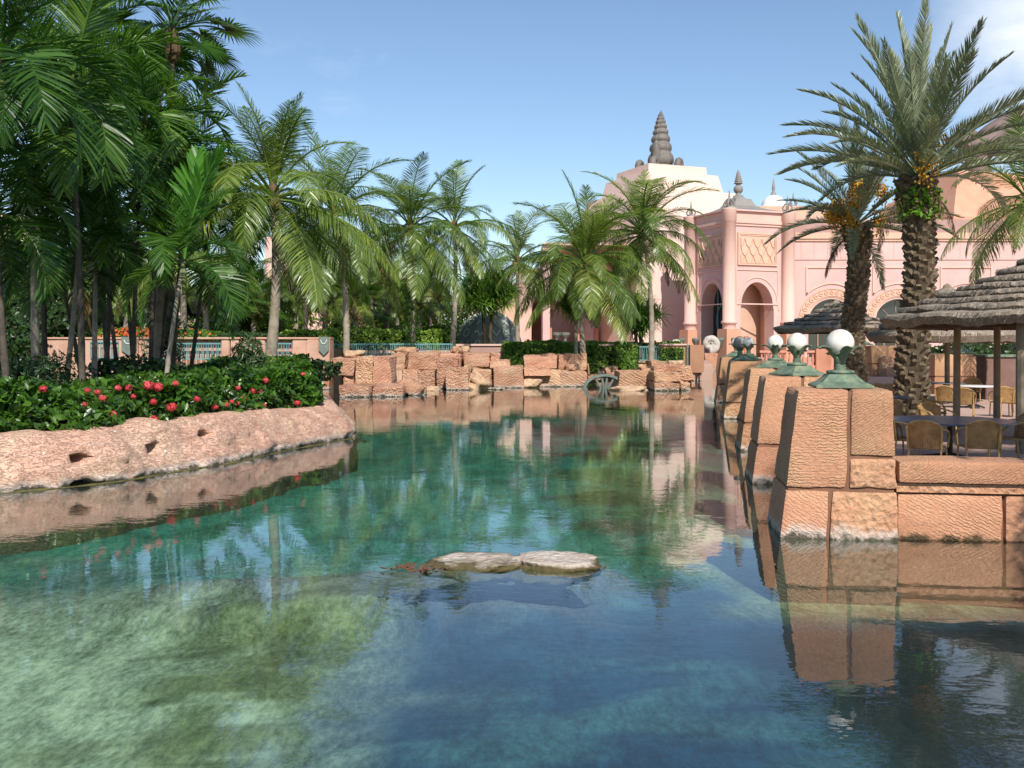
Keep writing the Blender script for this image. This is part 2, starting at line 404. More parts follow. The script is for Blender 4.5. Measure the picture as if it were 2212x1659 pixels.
M['lightstop'] = plain('dark_lightstop', (0.012, 0.016, 0.008), (0.025, 0.03, 0.014), 4, 0.95, 0.5, 12, 0.05)  # solid twig cores, put inside hedges and shrubs to stop light
M['skin'] = plain('skin', (0.40, 0.22, 0.15), (0.46, 0.26, 0.18), 5, 0.6, 0)
M['shirt'] = plain('white_shirt', (0.70, 0.66, 0.64), (0.78, 0.75, 0.72), 5, 0.9, 0)
M['hair'] = plain('dark_hair', (0.03, 0.018, 0.012), (0.06, 0.035, 0.025), 20, 0.6, 0)
M['cloth'] = plain('dark_trousers', (0.05, 0.06, 0.08), (0.08, 0.09, 0.12), 5, 0.9, 0)
M['utility'] = plain('brown_cabinet', (0.16, 0.09, 0.07), (0.20, 0.12, 0.095), 2, 0.7, 0)
M['terracotta'] = plain('terracotta', (0.52, 0.22, 0.15), (0.60, 0.28, 0.20), 2, 0.85, 0.2)
def weave():
    m, n, b, l = new_mat('cane_weave')
    p, g = pos_out(n)
    t = N(n, 'ShaderNodeTexNoise', Scale=9, Detail=3); l(p, t.inputs['Vector'])
    w = N(n, 'ShaderNodeTexWave', wave_type='BANDS', bands_direction='Z', Scale=14, Distortion=0.6, Detail=1); l(p, w.inputs['Vector'])
    w2 = N(n, 'ShaderNodeTexWave', wave_type='BANDS', bands_direction='X', Scale=11, Distortion=0.6, Detail=1); l(p, w2.inputs['Vector'])
    mu = N(n, 'ShaderNodeMath', operation='MULTIPLY'); l(w.outputs['Fac'], mu.inputs[0]); l(w2.outputs['Fac'], mu.inputs[1])
    ad = N(n, 'ShaderNodeMath', operation='MULTIPLY_ADD'); ad.inputs[1].default_value = 0.5; l(mu.outputs[0], ad.inputs[0]); l(t.outputs[0], ad.inputs[2])
    l(ramp(n, ad.outputs[0], [(0.25, (0.17, 0.082, 0.03)), (0.75, (0.42, 0.24, 0.09))]), b.inputs['Base Color'])
    b.inputs['Roughness'].default_value = 0.55
    bn = N(n, 'ShaderNodeBump', Strength=0.5, Distance=0.01); l(mu.outputs[0], bn.inputs['Height']); l(bn.outputs[0], b.inputs['Normal'])
    return m
M['weave'] = weave()
def thatch():
    m, n, b, l = new_mat('grey_thatch')
    p, g = pos_out(n)
    t = N(n, 'ShaderNodeTexNoise', Scale=5, Detail=8, Roughness=0.7); l(p, t.inputs['Vector'])
    tcn = n.nodes.new('ShaderNodeTexCoord'); sx = N(n, 'ShaderNodeSeparateXYZ'); l(tcn.outputs['Object'], sx.inputs[0])
    an = N(n, 'ShaderNodeMath', operation='ARCTAN2'); l(sx.outputs[1], an.inputs[0]); l(sx.outputs[0], an.inputs[1])
    am = N(n, 'ShaderNodeMath', operation='MULTIPLY'); am.inputs[1].default_value = 55.0; l(an.outputs[0], am.inputs[0])
    zm = N(n, 'ShaderNodeMath', operation='MULTIPLY'); zm.inputs[1].default_value = 5.0; l(sx.outputs[2], zm.inputs[0])
    cb = n.nodes.new('ShaderNodeCombineXYZ'); l(am.outputs[0], cb.inputs[0]); l(zm.outputs[0], cb.inputs[1])
    t2 = N(n, 'ShaderNodeTexNoise', Scale=1.0, Detail=6, Roughness=0.75); l(cb.outputs[0], t2.inputs['Vector'])
    ad = N(n, 'ShaderNodeMath', operation='MULTIPLY_ADD'); ad.inputs[1].default_value = 0.6; l(t2.outputs[0], ad.inputs[0])
    m3 = N(n, 'ShaderNodeMath', operation='MULTIPLY'); m3.inputs[1].default_value = 0.45; l(t.outputs[0], m3.inputs[0]); l(m3.outputs[0], ad.inputs[2])
    l(ramp(n, ad.outputs[0], [(0.34, (0.10, 0.075, 0.052)), (0.52, (0.27, 0.215, 0.16)), (0.70, (0.50, 0.42, 0.33))]), b.inputs['Base Color'])
    b.inputs['Roughness'].default_value = 0.9
    bn = N(n, 'ShaderNodeBump', Strength=1.0, Distance=0.04); l(t2.outputs[0], bn.inputs['Height']); l(bn.outputs[0], b.inputs['Normal'])
    return m
M['thatch'] = thatch()
M['strand'] = leafmat('straw_strand', (0.10, 0.085, 0.065), (0.23, 0.195, 0.155), (0.40, 0.36, 0.30), 0.85, 0.1, 0.1, (1, 1, 1))
def glass():
    m, n, b, l = new_mat('dark_window_glass')
    b.inputs['Base Color'].default_value = (0.012, 0.022, 0.024, 1)
    b.inputs['Roughness'].default_value = 0.06
    b.inputs['Specular IOR Level'].default_value = 0.8
    return m
M['glass'] = glass()
def water():
    m, n, b, l = new_mat('pool_water')
    n.nodes.remove(b)
    p, g = pos_out(n)
    p1, _ = pos_out(n, (0.8, 1.1, 1), (0, 0, 0.25))
    a = N(n, 'ShaderNodeTexNoise', Scale=1.5, Detail=3, Roughness=0.55, Distortion=0.4); l(p1, a.inputs['Vector'])
    c = N(n, 'ShaderNodeTexNoise', Scale=7.5, Detail=2, Roughness=0.5); l(p1, c.inputs['Vector'])
    # calm patches and wind-ruffled patches
    r = N(n, 'ShaderNodeTexNoise', Scale=0.16, Detail=2); l(p, r.inputs['Vector'])
    rr = N(n, 'ShaderNodeMapRange'); rr.inputs[1].default_value = 0.38; rr.inputs[2].default_value = 0.62; rr.inputs[3].default_value = 0.25; rr.inputs[4].default_value = 1.0
    l(r.outputs[0], rr.inputs[0])
    s = N(n, 'ShaderNodeMath', operation='MULTIPLY_ADD'); s.inputs[1].default_value = 0.30; l(c.outputs[0], s.inputs[0]); l(a.outputs[0], s.inputs[2])
    bn = N(n, 'ShaderNodeBump', Distance=0.0050); l(rr.outputs[0], bn.inputs['Strength']); l(s.outputs[0], bn.inputs['Height'])
    dt = n.nodes.new('ShaderNodeVectorMath'); dt.operation = 'DOT_PRODUCT'; l(g.outputs['Incoming'], dt.inputs[0]); l(bn.outputs[0], dt.inputs[1])
    ab_ = N(n, 'ShaderNodeMath', operation='ABSOLUTE'); l(dt.outputs['Value'], ab_.inputs[0])
    om = N(n, 'ShaderNodeMath', operation='SUBTRACT'); om.inputs[0].default_value = 1.0; l(ab_.outputs[0], om.inputs[1])
    pw_ = N(n, 'ShaderNodeMath', operation='POWER'); pw_.inputs[1].default_value = 4.7; l(om.outputs[0], pw_.inputs[0])
    fr = N(n, 'ShaderNodeMath', operation='MULTIPLY_ADD'); fr.inputs[1].default_value = 0.965; fr.inputs[2].default_value = 0.027; l(pw_.outputs[0], fr.inputs[0])
    tr = n.nodes.new('ShaderNodeBsdfTransparent'); tr.inputs[0].default_value = (0.82, 0.92, 0.90, 1)
    gl = n.nodes.new('ShaderNodeBsdfGlossy'); gl.inputs['Roughness'].default_value = 0.015
    gl.inputs['Color'].default_value = (0.96, 0.98, 1.0, 1)
    l(bn.outputs[0], gl.inputs['Normal'])
    ms = n.nodes.new('ShaderNodeMixShader'); l(fr.outputs[0], ms.inputs[0]); l(tr.outputs[0], ms.inputs[1]); l(gl.outputs[0], ms.inputs[2])
    l(ms.outputs[0], n.nodes['Material Output'].inputs[0])
    return m
M['water'] = water()
def bedmat():
    m, n, b, l = new_mat('pool_bed')
    p, g = pos_out(n)
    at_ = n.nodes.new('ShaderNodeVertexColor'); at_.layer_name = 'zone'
    p_b, _ = pos_out(n, (1, .42, 1))
    t = N(n, 'ShaderNodeTexNoise', Scale=1.5, Detail=10, Roughness=0.70, Distortion=0.5); l(p_b, t.inputs['Vector'])
    t2 = N(n, 'ShaderNodeTexNoise', Scale=14, Detail=8, Roughness=0.8); l(p_b, t2.inputs['Vector'])
    ad = N(n, 'ShaderNodeMath', operation='MULTIPLY_ADD'); ad.inputs[1].default_value = 0.6; l(t2.outputs[0], ad.inputs[0])
    h = N(n, 'ShaderNodeMath', operation='MULTIPLY'); h.inputs[1].default_value = 0.6; l(t.outputs[0], h.inputs[0]); l(h.outputs[0], ad.inputs[2])
    mu = N(n, 'ShaderNodeMixRGB', blend_type='MULTIPLY', Fac=1.0)
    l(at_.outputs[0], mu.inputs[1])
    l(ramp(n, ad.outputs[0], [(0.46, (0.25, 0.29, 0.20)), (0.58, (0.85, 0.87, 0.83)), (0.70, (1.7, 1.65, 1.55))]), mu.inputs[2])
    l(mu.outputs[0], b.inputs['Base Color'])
    b.inputs['Roughness'].default_value = 0.95
    bn = N(n, 'ShaderNodeBump', Strength=0.5, Distance=0.06); l(t2.outputs[0], bn.inputs['Height']); l(bn.outputs[0], b.inputs['Normal'])
    return m
M['bed'] = bedmat()

# ------------------------------------------------------------------ the pool, its bed and the land
def sstep(a, b, x):
    t = np.clip((x - a) / (b - a), 0, 1)
    return t * t * (3 - 2 * t)
def pool_bed():
    xs = np.concatenate([np.linspace(-400, -30, 12)[:-1], np.arange(-30, 34, 0.5), np.linspace(34, 400, 12)])
    ys = np.concatenate([np.linspace(-120, 2, 8)[:-1], np.arange(2, 18, 0.16), np.arange(18, 40, 0.4), np.arange(40, 112, 1.5), [180, 400]])
    gx, gy = np.meshgrid(xs, ys)
    nz = np.array([fbm(a, b, 0, 0.22, 4) for a, b in zip(gx.ravel(), gy.ravel())]).reshape(gx.shape)
    nz2 = np.array([fbm(a, b, 5, 0.9, 4) for a, b in zip(gx.ravel(), gy.ravel())]).reshape(gx.shape)
    wx, wy = gx + nz * 0.9, gy + nz * 0.9
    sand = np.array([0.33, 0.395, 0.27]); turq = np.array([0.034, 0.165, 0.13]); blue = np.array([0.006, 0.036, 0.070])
    green = np.array([0.115, 0.175, 0.10]); shelf = np.array([0.13, 0.125, 0.12]); brown = np.array([0.075, 0.065, 0.035]); dark = np.array([0.005, 0.010, 0.013])
    k = lambda a: a[..., None]
    c = np.ones(gx.shape + (3,)) * turq
    # right side, pale green floor with brown flagstones
    wgt = sstep(0.5, 4.5, wx - (wy - 22) * 0.05) * sstep(17, 22, wy)
    c = c * (1 - k(wgt)) + green * k(wgt)
    wgt = sstep(0.08, 0.3, nz) * sstep(1.5, 5, wx) * sstep(21, 24, wy) * 0.8
    c = c * (1 - k(wgt)) + brown * k(wgt)
    for ex_, ey_, ra_, rb_, kk in ((3.6, 43, 2.4, 2.2, .85), (5.2, 37.5, 2.0, 1.3, .8), (3.4, 34, 2.1, 1.3, .9), (2.6, 29, 1.7, 1.5, .75), (4.0, 27.2, 1.7, 1.2, .8), (2.4, 24.6, 1.6, 1.2, .85), (3.5, 22.6, 1.2, .9, .75), (2.0, 20.8, 1.1, 1.0, .8), (1.2, 46, 1.8, 1.6, .6), (3.0, 18.6, .9, .8, .6)):
        q = ((gx - ex_ + nz2 * .5) / ra_) ** 2 + ((gy - ey_ + nz * 1.2) / rb_) ** 2
        wgt = kk * (1 - sstep(.7, 1.05, q))
        c = c * (1 - k(wgt)) + (np.array([0.062, 0.052, 0.026]) if kk > .76 else np.array([0.055, 0.085, 0.03])) * k(wgt)
    wgt = sstep(44, 58, wy)
    c = c * (1 - k(wgt)) + np.array([0.14, 0.14, 0.08]) * k(wgt)
    # foreground: deep blue basin on the right, pale sand on the left
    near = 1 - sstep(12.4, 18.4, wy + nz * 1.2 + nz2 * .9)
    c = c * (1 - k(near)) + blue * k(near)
    wgt = near * sstep(0.0, 0.35, nz2) * (1 - sstep(2.0, 4.0, wx)) * 0.6
    c = c * (1 - k(wgt)) + np.array([0.05, 0.14, 0.135]) * k(wgt)
    wgt = near * (1 - sstep(-2.6, -0.6, wx - nz2 * 0.6))
    c = c * (1 - k(wgt)) + sand * k(wgt)
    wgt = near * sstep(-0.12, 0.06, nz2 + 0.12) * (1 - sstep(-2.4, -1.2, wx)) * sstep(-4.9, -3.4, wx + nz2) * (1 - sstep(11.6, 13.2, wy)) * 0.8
    c = c * (1 - k(wgt)) + np.array([0.085, 0.105, 0.035]) * k(wgt)  # olive patch standing in for a palm crown's reflection, painted into the bed
    # greyish rock shelf below the two boulders
    wgt = .8 * sstep(12.1, 12.5, wy + nz2 * .3) * (1 - sstep(14.0, 15.2, wy)) * sstep(-5.4, -2.8, wx + nz2) * (1 - sstep(.8, 1.9, wx))
    c = c * (1 - k(wgt)) + shelf * k(wgt)
    # sand along the terrace wall, dark reflections painted into the near right corner
    wgt = sstep(2.8, 3.6, wx) * sstep(12.6, 13.6, wy) * (1 - sstep(19, 22, wy))
    c = c * (1 - k(wgt)) + np.array([0.21, 0.24, 0.13]) * k(wgt)
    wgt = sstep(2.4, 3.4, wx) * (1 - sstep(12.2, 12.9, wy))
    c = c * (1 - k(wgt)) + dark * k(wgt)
    z = -0.85 + nz * 0.16 + nz2 * 0.05
    sh = sstep(11.85, 12.25, wy + nz2 * .3) * (1 - sstep(14.0, 15.4, wy)) * sstep(-5.6, -2.6, wx + nz2) * (1 - sstep(.6, 2.0, wx))
    z = z * (1 - sh) + (-0.46 + nz2 * 0.08) * sh
    z -= 0.25 * (1 - near)
    V = np.stack([gx, gy, z], -1).reshape(-1, 3)
    ny, nx = gx.shape
    i = np.arange(ny * nx).reshape(ny, nx)
    F = np.stack([i[:-1, :-1], i[:-1, 1:], i[1:, 1:], i[1:, :-1]], -1).reshape(-1, 4)
    me = np_mesh('pool_bed', V, F, True)
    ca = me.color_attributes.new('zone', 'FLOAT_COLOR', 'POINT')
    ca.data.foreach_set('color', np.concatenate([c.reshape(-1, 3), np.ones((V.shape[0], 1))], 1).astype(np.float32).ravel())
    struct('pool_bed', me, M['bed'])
pool_bed()
struct('water', MB().add([(-300, -90, 0), (120, -90, 0), (120, 104, 0), (-300, 104, 0)], [(0, 1, 2, 3)]), M['water'])

def sheet(name, poly, z, mat, drop=1.6):
    "a slab of land with a flat top and sides that go below the water"
    mb = MB(); n = len(poly)
    mb.add([(x, y, z) for x, y in poly] + [(x, y, z - drop) for x, y in poly], [tuple(range(n))] + [(i, i + n, (i + 1) % n + n, (i + 1) % n) for i in range(n)])
    return struct(name, mb, mat)
# right terrace of pink paving, bounded by the row of pedestals
sheet('terrace_ground', [(5.4, 15.0), (14, 14.2), (300, 14.2), (300, 104), (21.5, 104), (20.6, 97)], 0.55, M['paving'])
sheet('plaza_ground', [(-700, 72.4), (14.6, 72.4), (17.6, 92), (17.6, 104), (-700, 104)], 1.2, M['plaza'], 2.4)
sheet('far_ground', [(-700, 104), (700, 104), (700, 900), (-700, 900)], 1.19, M['plaza'], 2.4)
sheet('planting_bed', [(-300, 59.2), (-10.6, 59.2), (-10.6, 66.4), (-3.4, 66.6), (-3.4, 100), (-300, 100)], 2.35, M['soil'], 3.6)

# left island: rock bank along the water line, soil on top
SHORE = [(-26, 9.5), (-19, 12.2), (-13.5, 15.2)] + [tuple(wl(*p)[:2]) for p in ((0, 1065), (130, 1053), (250, 1040), (380, 1018), (500, 999), (620, 971), (700, 957), (762, 945), (766, 937), (756, 925), (742, 908), (728, 885), (716, 872))] + [(-9.2, 47.5), (-12, 50.5), (-18, 51.5), (-40, 52)]
def resample(P, step):
    out = [Vector((P[0][0], P[0][1], 0))]
    for a, b in zip(P[:-1], P[1:]):
        a = Vector((a[0], a[1], 0)); b = Vector((b[0], b[1], 0))
        k = max(1, int((b - a).length / step))
        for i in range(1, k + 1): out.append(a.lerp(b, i / k))
    for _ in range(6):
        out = [out[0]] + [(out[i - 1] + out[i] * 2 + out[i + 1]) / 4 for i in range(1, len(out) - 1)] + [out[-1]]
    return out
shore = resample(SHORE, 0.09)
HOLES = [(177, 991, 19, 10), (333, 970, 13, 14), (447, 938, 16, 7), (190, 1046, 34, 7)]
def rock_bank():
    nt_ = 44; V = []
    n = len(shore)
    top = []
    for i, p in enumerate(shore):
        t = (shore[min(i + 3, n - 1)] - shore[max(i - 3, 0)]).normalized()
        inw = Vector((-t.y, t.x, 0))
        px = p.x / max(p.y, 1) * FPX + HX
        hb = 1.02 + 0.12 * noise.noise(Vector((i * 0.035, 0, 3))) + 0.10 * noise.noise(Vector((i * 0.11, 7, 3)))
        if px > 640 and p.y > 22: hb *= 0.92
        if p.y > 30: hb *= max(0.55, 1 - (p.y - 30) * 0.02)
        run = 1.45 + 0.3 * noise.noise(Vector((i * 0.05, 3, 9)))
        row = []
        for j in range(nt_):
            s = j / (nt_ - 1)
            if s < 0.16: u = -0.10 + s * 0.4; z = -1.3 + s / 0.16 * 1.25
            elif s < 0.72:
                q = (s - 0.16) / 0.56; u = -0.03 + run * (0.5 * q + 0.5 * q ** 2.2) * 0.8; z = -0.05 + (hb + 0.05) * math.sin(q * math.pi / 2) ** 0.95
            else:
                q = (s - 0.72) / 0.28; u = -0.03 + run * 0.8 + q * 1.3; z = hb - 0.28 * q * q
            w = p + inw * u; w.z = z
            d = 0.16 * fbm(w.x, w.y, w.z * 1.5, 0.8, 4) + 0.05 * fbm(w.x, w.y, w.z * 3, 3.2, 4) + 0.05 * noise.noise(Vector((w.x * .7, w.y * .7, w.z * 7)))
            if z < 0.03 and z > -0.25: d -= 0.05
            # a bulging foot of smooth rock just above the water
            d += 0.07 * math.exp(-((z - 0.22) / 0.16) ** 2) * max(0, noise.noise(Vector((i * 0.06, 1, 1))) + 0.35)
            w -= inw * d
            u_, v_ = HX + w.x / w.y * FPX, HY - (w.z - EYE) / w.y * FPX
            if w.y > 10:
                for (hx_, hy_, ra, rb) in HOLES:
                    q = (((u_ - hx_) / ra) ** 2 + ((v_ - hy_) / rb) ** 2) * (1 + .5 * noise.noise(Vector((u_ * .12, v_ * .12, 0))))
                    if q < 1: w += inw * 0.75 * (1 - q) ** 0.3
            row.append(w)
        top.append(row[-1].copy())
        V += row
    F = [(i * nt_ + j, (i + 1) * nt_ + j, (i + 1) * nt_ + j + 1, i * nt_ + j + 1) for i in range(n - 1) for j in range(nt_ - 1)]
    me = np_mesh('rock_bank', V, F, True)
    o = put('rock_bank', me, M['bank'])
    tag(o, 'long low pink rock bank with dark holes holding up the flower bed', 'rock bank')
    # thin crust of yellow-green weed on the water line
    mb = MB(); pts = []
    for i, p in enumerate(shore):
        t = (shore[min(i + 3, n - 1)] - shore[max(i - 3, 0)]).normalized()
        pts.append(p - Vector((-t.y, t.x, 0)) * (0.09 + 0.03 * noise.noise(Vector((i * 0.2, 0, 0)))) + Vector((0, 0, 0.0)))
    mb.tube(pts, [max(.004, 0.018 + 0.022 * noise.noise(Vector((i * 0.17, 2, 0)))) for i in range(n)], 5)
    put('weed_crust', mb, plain('weed_crust', (0.06, 0.05, 0.015), (0.17, 0.14, 0.04), 6, 0.9, 0.4), o)
    # whitish limpets / chips on the rock face
    mb = MB(); r2 = random.Random(5)
    for _ in range(46):
        i = r2.randrange(n // 5, int(n * 0.52)); j = r2.randrange(13, 29)
        w = V[i * nt_ + j]
        if not 0 < w.x / w.y * FPX + HX < 480: continue
        mb.ball(w, r2.uniform(0.016, 0.045), 6, 4, 0.7)
    put('shell_chips', mb, plain('chalk_chip', (0.6, 0.55, 0.48), (0.7, 0.66, 0.6), 9, 0.8, 0), o, kind='stuff')
    poly = [(q.x, q.y) for q in top[::6]]
    sheet('island_ground', [(-300, 9)] + poly + [(-300, 52)], 0.72, M['soil'], 1.5)
rock_bank()

# ------------------------------------------------------------------ stones
def stone_mesh(c, bevel=0.035, cuts=4, amp=0.02, ns=2.0, seed=0, key=None):
    "hexahedral stone: bevelled, subdivided and roughened"
    bm = bmesh.new()
    vs = [bm.verts.new(p) for p in c]
    for f in [(3, 2, 1, 0), (4, 5, 6, 7), (0, 1, 5, 4), (1, 2, 6, 5), (2, 3, 7, 6), (3, 0, 4, 7)]: bm.faces.new([vs[i] for i in f])
    bmesh.ops.subdivide_edges(bm, edges=bm.edges[:], cuts=cuts, use_grid_fill=True)
    bm.normal_update()
    # round the box towards its edges: vertices on two or more sides are pulled in
    side = {}
    for v in bm.verts:
        ns_ = []
        for f in v.link_faces:
            if not any(f.normal.dot(q) > 0.8 for q in ns_): ns_.append(f.normal.copy())
        side[v] = ns_
    for v in bm.verts:
        q = side[v]
        nrm = sum(q, Vector()) / len(q)
        if len(q) > 1: v.co -= sum(q, Vector()) * bevel * (0.5 if len(q) == 2 else 0.62) * (0.75 + 0.6 * abs(fbm(v.co.x + seed, v.co.y, v.co.z, 3.0, 2)))
        if amp:
            f_ = fbm(v.co.x + seed * 3.1, v.co.y, v.co.z, ns, 4)
            if amp > .05: f_ = f_ * .8 - 1.1 * max(0, .22 - abs(fbm(v.co.x, v.co.y + seed * 1.7, v.co.z * 1.6, ns * .8, 3))) * 2
            v.co += nrm * amp * f_
    me = bpy.data.meshes.new('stone')
    bm.to_mesh(me); bm.free()
    me.polygons.foreach_set('use_smooth', [True] * len(me.polygons))
    try: me.set_sharp_from_angle(angle=math.radians(50))
    except Exception: pass
    return me

ROW = math.radians(8)      # the pedestal row runs 8 degrees off the view
U = Vector((math.cos(ROW), -math.sin(ROW), 0)); Vv = Vector((math.sin(ROW), math.cos(ROW), 0))
PED = [(3.73, 13.9), (4.62, 19.2), (5.72, 25.0), (7.55, 35.6), (9.25, 45.2)]
HP = 2.07
LAYOUT = [   # stones: u range, z range as shares of the front, surface
    [(0, .56, .33, 1, 'st_h'), (.56, 1, .55, 1, 'st_d'), (.56, 1, .33, .55, 'st_r'), (0, .41, -.45, .33, 'st_d2'), (.41, 1, -.45, .33, 'st_r')],
    [(0, .55, .36, 1, 'st_d'), (.55, 1, .36, 1, 'st_r'), (0, .62, -.45, .36, 'st_d'), (.62, 1, -.45, .36, 'st_r')],
    [(0, .5, .34, 1, 'st_h'), (.5, 1, .34, 1, 'st_d'), (0, 1, -.45, .34, 'st_r')],
    [(0, 1, .28, 1, 'st_h'), (0, .55, -.45, .28, 'st_r'), (.55, 1, -.45, .28, 'st_d2')],
    [(0, 1, .4, 1, 'st_d'), (0, 1, -.45, .4, 'st_r')]]
def pedestal(i, base, label, lay, w=1.62, dep=1.6, sl=0.27, h=HP, z0=0.0, rz=-ROW, grp='stone lamp pedestals along the water'):
    t = thing('stone_pedestal', label, 'pedestal', (base[0], base[1], z0), rz, grp)
    def fr(u, z, back):
        k = z
        ul = sl * k + (w - 0.05 * k - sl * k) * u if k <= 1 else 0
        v = (dep - 0.22 * k) if back else 0.16 * k
        return (ul, v, z * h)
    g = 0.009
    for n_, (u0, u1, za, zb, mk) in enumerate(lay):
        a, b_ = u0 + (g if u0 > 0 else 0), u1 - (g if u1 < 1 else 0)
        c, d = za + (g * .8 if za > -.4 else 0), zb - (g * .8 if zb < 1 else 0)
        cs = [fr(a, c, 0), fr(b_, c, 0), fr(b_, c, 1), fr(a, c, 1), fr(a, d, 0), fr(b_, d, 0), fr(b_, d, 1), fr(a, d, 1)]
        put('stone_block', stone_mesh(cs, 0.04, 9 if i < 3 else 4, 0.022, 2.4, i * 7 + n_), M[mk], t)
    mb = MB()
    e = 0.045
    cs = [fr(0.03, -.45, 0), fr(.97, -.45, 0), fr(.97, -.45, 1), fr(.03, -.45, 1), fr(.03, .985, 0), fr(.97, .985, 0), fr(.97, .985, 1), fr(.03, .985, 1)]
    cs = [(x, y + (e if k in (0, 1, 4, 5) else -e), z) for k, (x, y, z) in enumerate(cs)]
    mb.hexa(cs)
    put('joint_core', mb, M['st_core'], t)
    return t
PL = ['nearest stone lamp pedestal with level chisel ridges, joined to the terrace wall', 'second stone pedestal from the front, slanting ridges and a diagonal shadow',
      'third stone pedestal from the front, half hidden behind the second', 'fourth lamp pedestal, one wide block above a thin base course', 'farthest lamp pedestal in the water-side row']
for i, b in enumerate(PED): pedestal(i, b, PL[i], LAYOUT[i])

# ---- lamps
def leaf_blade(mb, base, out, up, ln, wd, curl, n=8):
    "thick curled metal leaf starting at base, going up/out and rolling over at its tip"
    out = Vector(out).normalized(); side = Vector((-out.y, out.x, 0))
    p = Vector(base); ang = math.radians(up); V0 = []
    for j in range(n + 1):
        s = j / n
        d = out * math.cos(ang) + Vector((0, 0, math.sin(ang)))
        nr = out * -math.sin(ang) + Vector((0, 0, math.cos(ang)))
        w = wd * (0.35 + 1.0 * math.sin(math.pi * min(1, s * 0.85 + 0.12)) ** 1.0) * (1 if s < 0.9 else 0.6)
        V0.append((p + side * w * 0.5 + nr * 0.02, p - nr * 0.012, p - side * w * 0.5 + nr * 0.02))
        p = p + d * ln / n
        ang -= math.radians(curl) / n * (0.2 + 2.0 * s * s) if s > 0.3 else -math.radians(8) / n
    vs = []; fs = []
    for a, b, c in V0: vs += [a, b, c]
    for j in range(n):
        for k in range(2): fs.append((j * 3 + k, j * 3 + k + 1, j * 3 + k + 4, j * 3 + k + 3))
    o = len(vs)
    vs += [Vector(v) + Vector((0, 0, -0.012)) - out * 0.008 for v in vs]
    fs += [tuple(q + o for q in f[::-1]) for f in fs]
    for j in range(n):
        fs.append((j * 3, (j + 1) * 3, (j + 1) * 3 + o, j * 3 + o)); fs.append((j * 3 + 2, j * 3 + 2 + o, (j + 1) * 3 + 2 + o, (j + 1) * 3 + 2))
    mb.add(vs, fs)
def make_lamp(label, loc, rz, grp):
    t = thing('globe_lamp', label, 'lamp', loc, rz, grp)
    mb = MB(); prof = [(0.40, 0), (0.40, 0.03), (0.29, 0.085), (0.225, 0.145), (0.185, 0.19)]
    for (a, za), (b, zb) in zip(prof[:-1], prof[1:]): mb.frust(0, 0, za, zb, a, a, b, b)
    put('base', mb.mesh('base'), M['verdi'], t)
    mb = MB().lathe([(0.001, 0.18), (0.15, 0.18), (0.195, 0.20), (0.2, 0.22), (0.19, 0.24), (0.15, 0.25), (0.001, 0.25)], 24)
    put('collar', mb.mesh('collar', True), M['verdi'], t)
    mb = MB().lathe([(0.1, 0.245), (0.075, 0.262), (0.10, 0.28), (0.065, 0.30), (0.085, 0.315), (0.045, 0.345), (0.04, 0.40), (0.055, 0.44), (0.085, 0.48), (0.001, 0.49)], 16)
    put('stem', mb.mesh('stem', True), M['verdi'], t)
    for k in range(4):
        q = math.radians(20 + 90 * k); o = (math.cos(q), math.sin(q), 0)
        mb = MB(); leaf_blade(mb, (o[0] * 0.05, o[1] * 0.05, 0.36), o, 52, 0.40, 0.135, 175)
        put('leaf', mb.mesh('leaf', True), M['verdi'], t)
    for k in range(4):
        q = math.radians(65 + 90 * k); o = (math.cos(q), math.sin(q), 0)
        mb = MB(); leaf_blade(mb, (o[0] * 0.04, o[1] * 0.04, 0.30), o, 70, 0.27, 0.10, 205)
        put('small_leaf', mb.mesh('small_leaf', True), M['verdi'], t)
    put('globe', MB().ball((0, 0, 0.645), 0.198, 40, 24).mesh('globe', True), M['globe'], t)
    return t
def ped_top(b, w=1.62, dep=1.6): return Vector((b[0], b[1], 0)) + U * (0.155 + w / 2) + Vv * (dep / 2 - 0.02) + Vector((0, 0, HP + 0.012))
LL = ['white globe lamp in curled green leaves on the nearest pedestal', 'white globe lamp on the second pedestal from the front', 'white globe lamp on the third pedestal from the front',
      'white globe lamp on the fourth pedestal from the front', 'white globe lamp on the farthest pedestal of the row']
lamp0 = make_lamp(LL[0], ped_top(PED[0]), -ROW, 'globe lamps on the pedestals')
for i in range(1, 5): copy_thing(lamp0, ped_top(PED[i]), -ROW + (0.5, 1.1, 0.2, 0.8)[i - 1], LL[i])

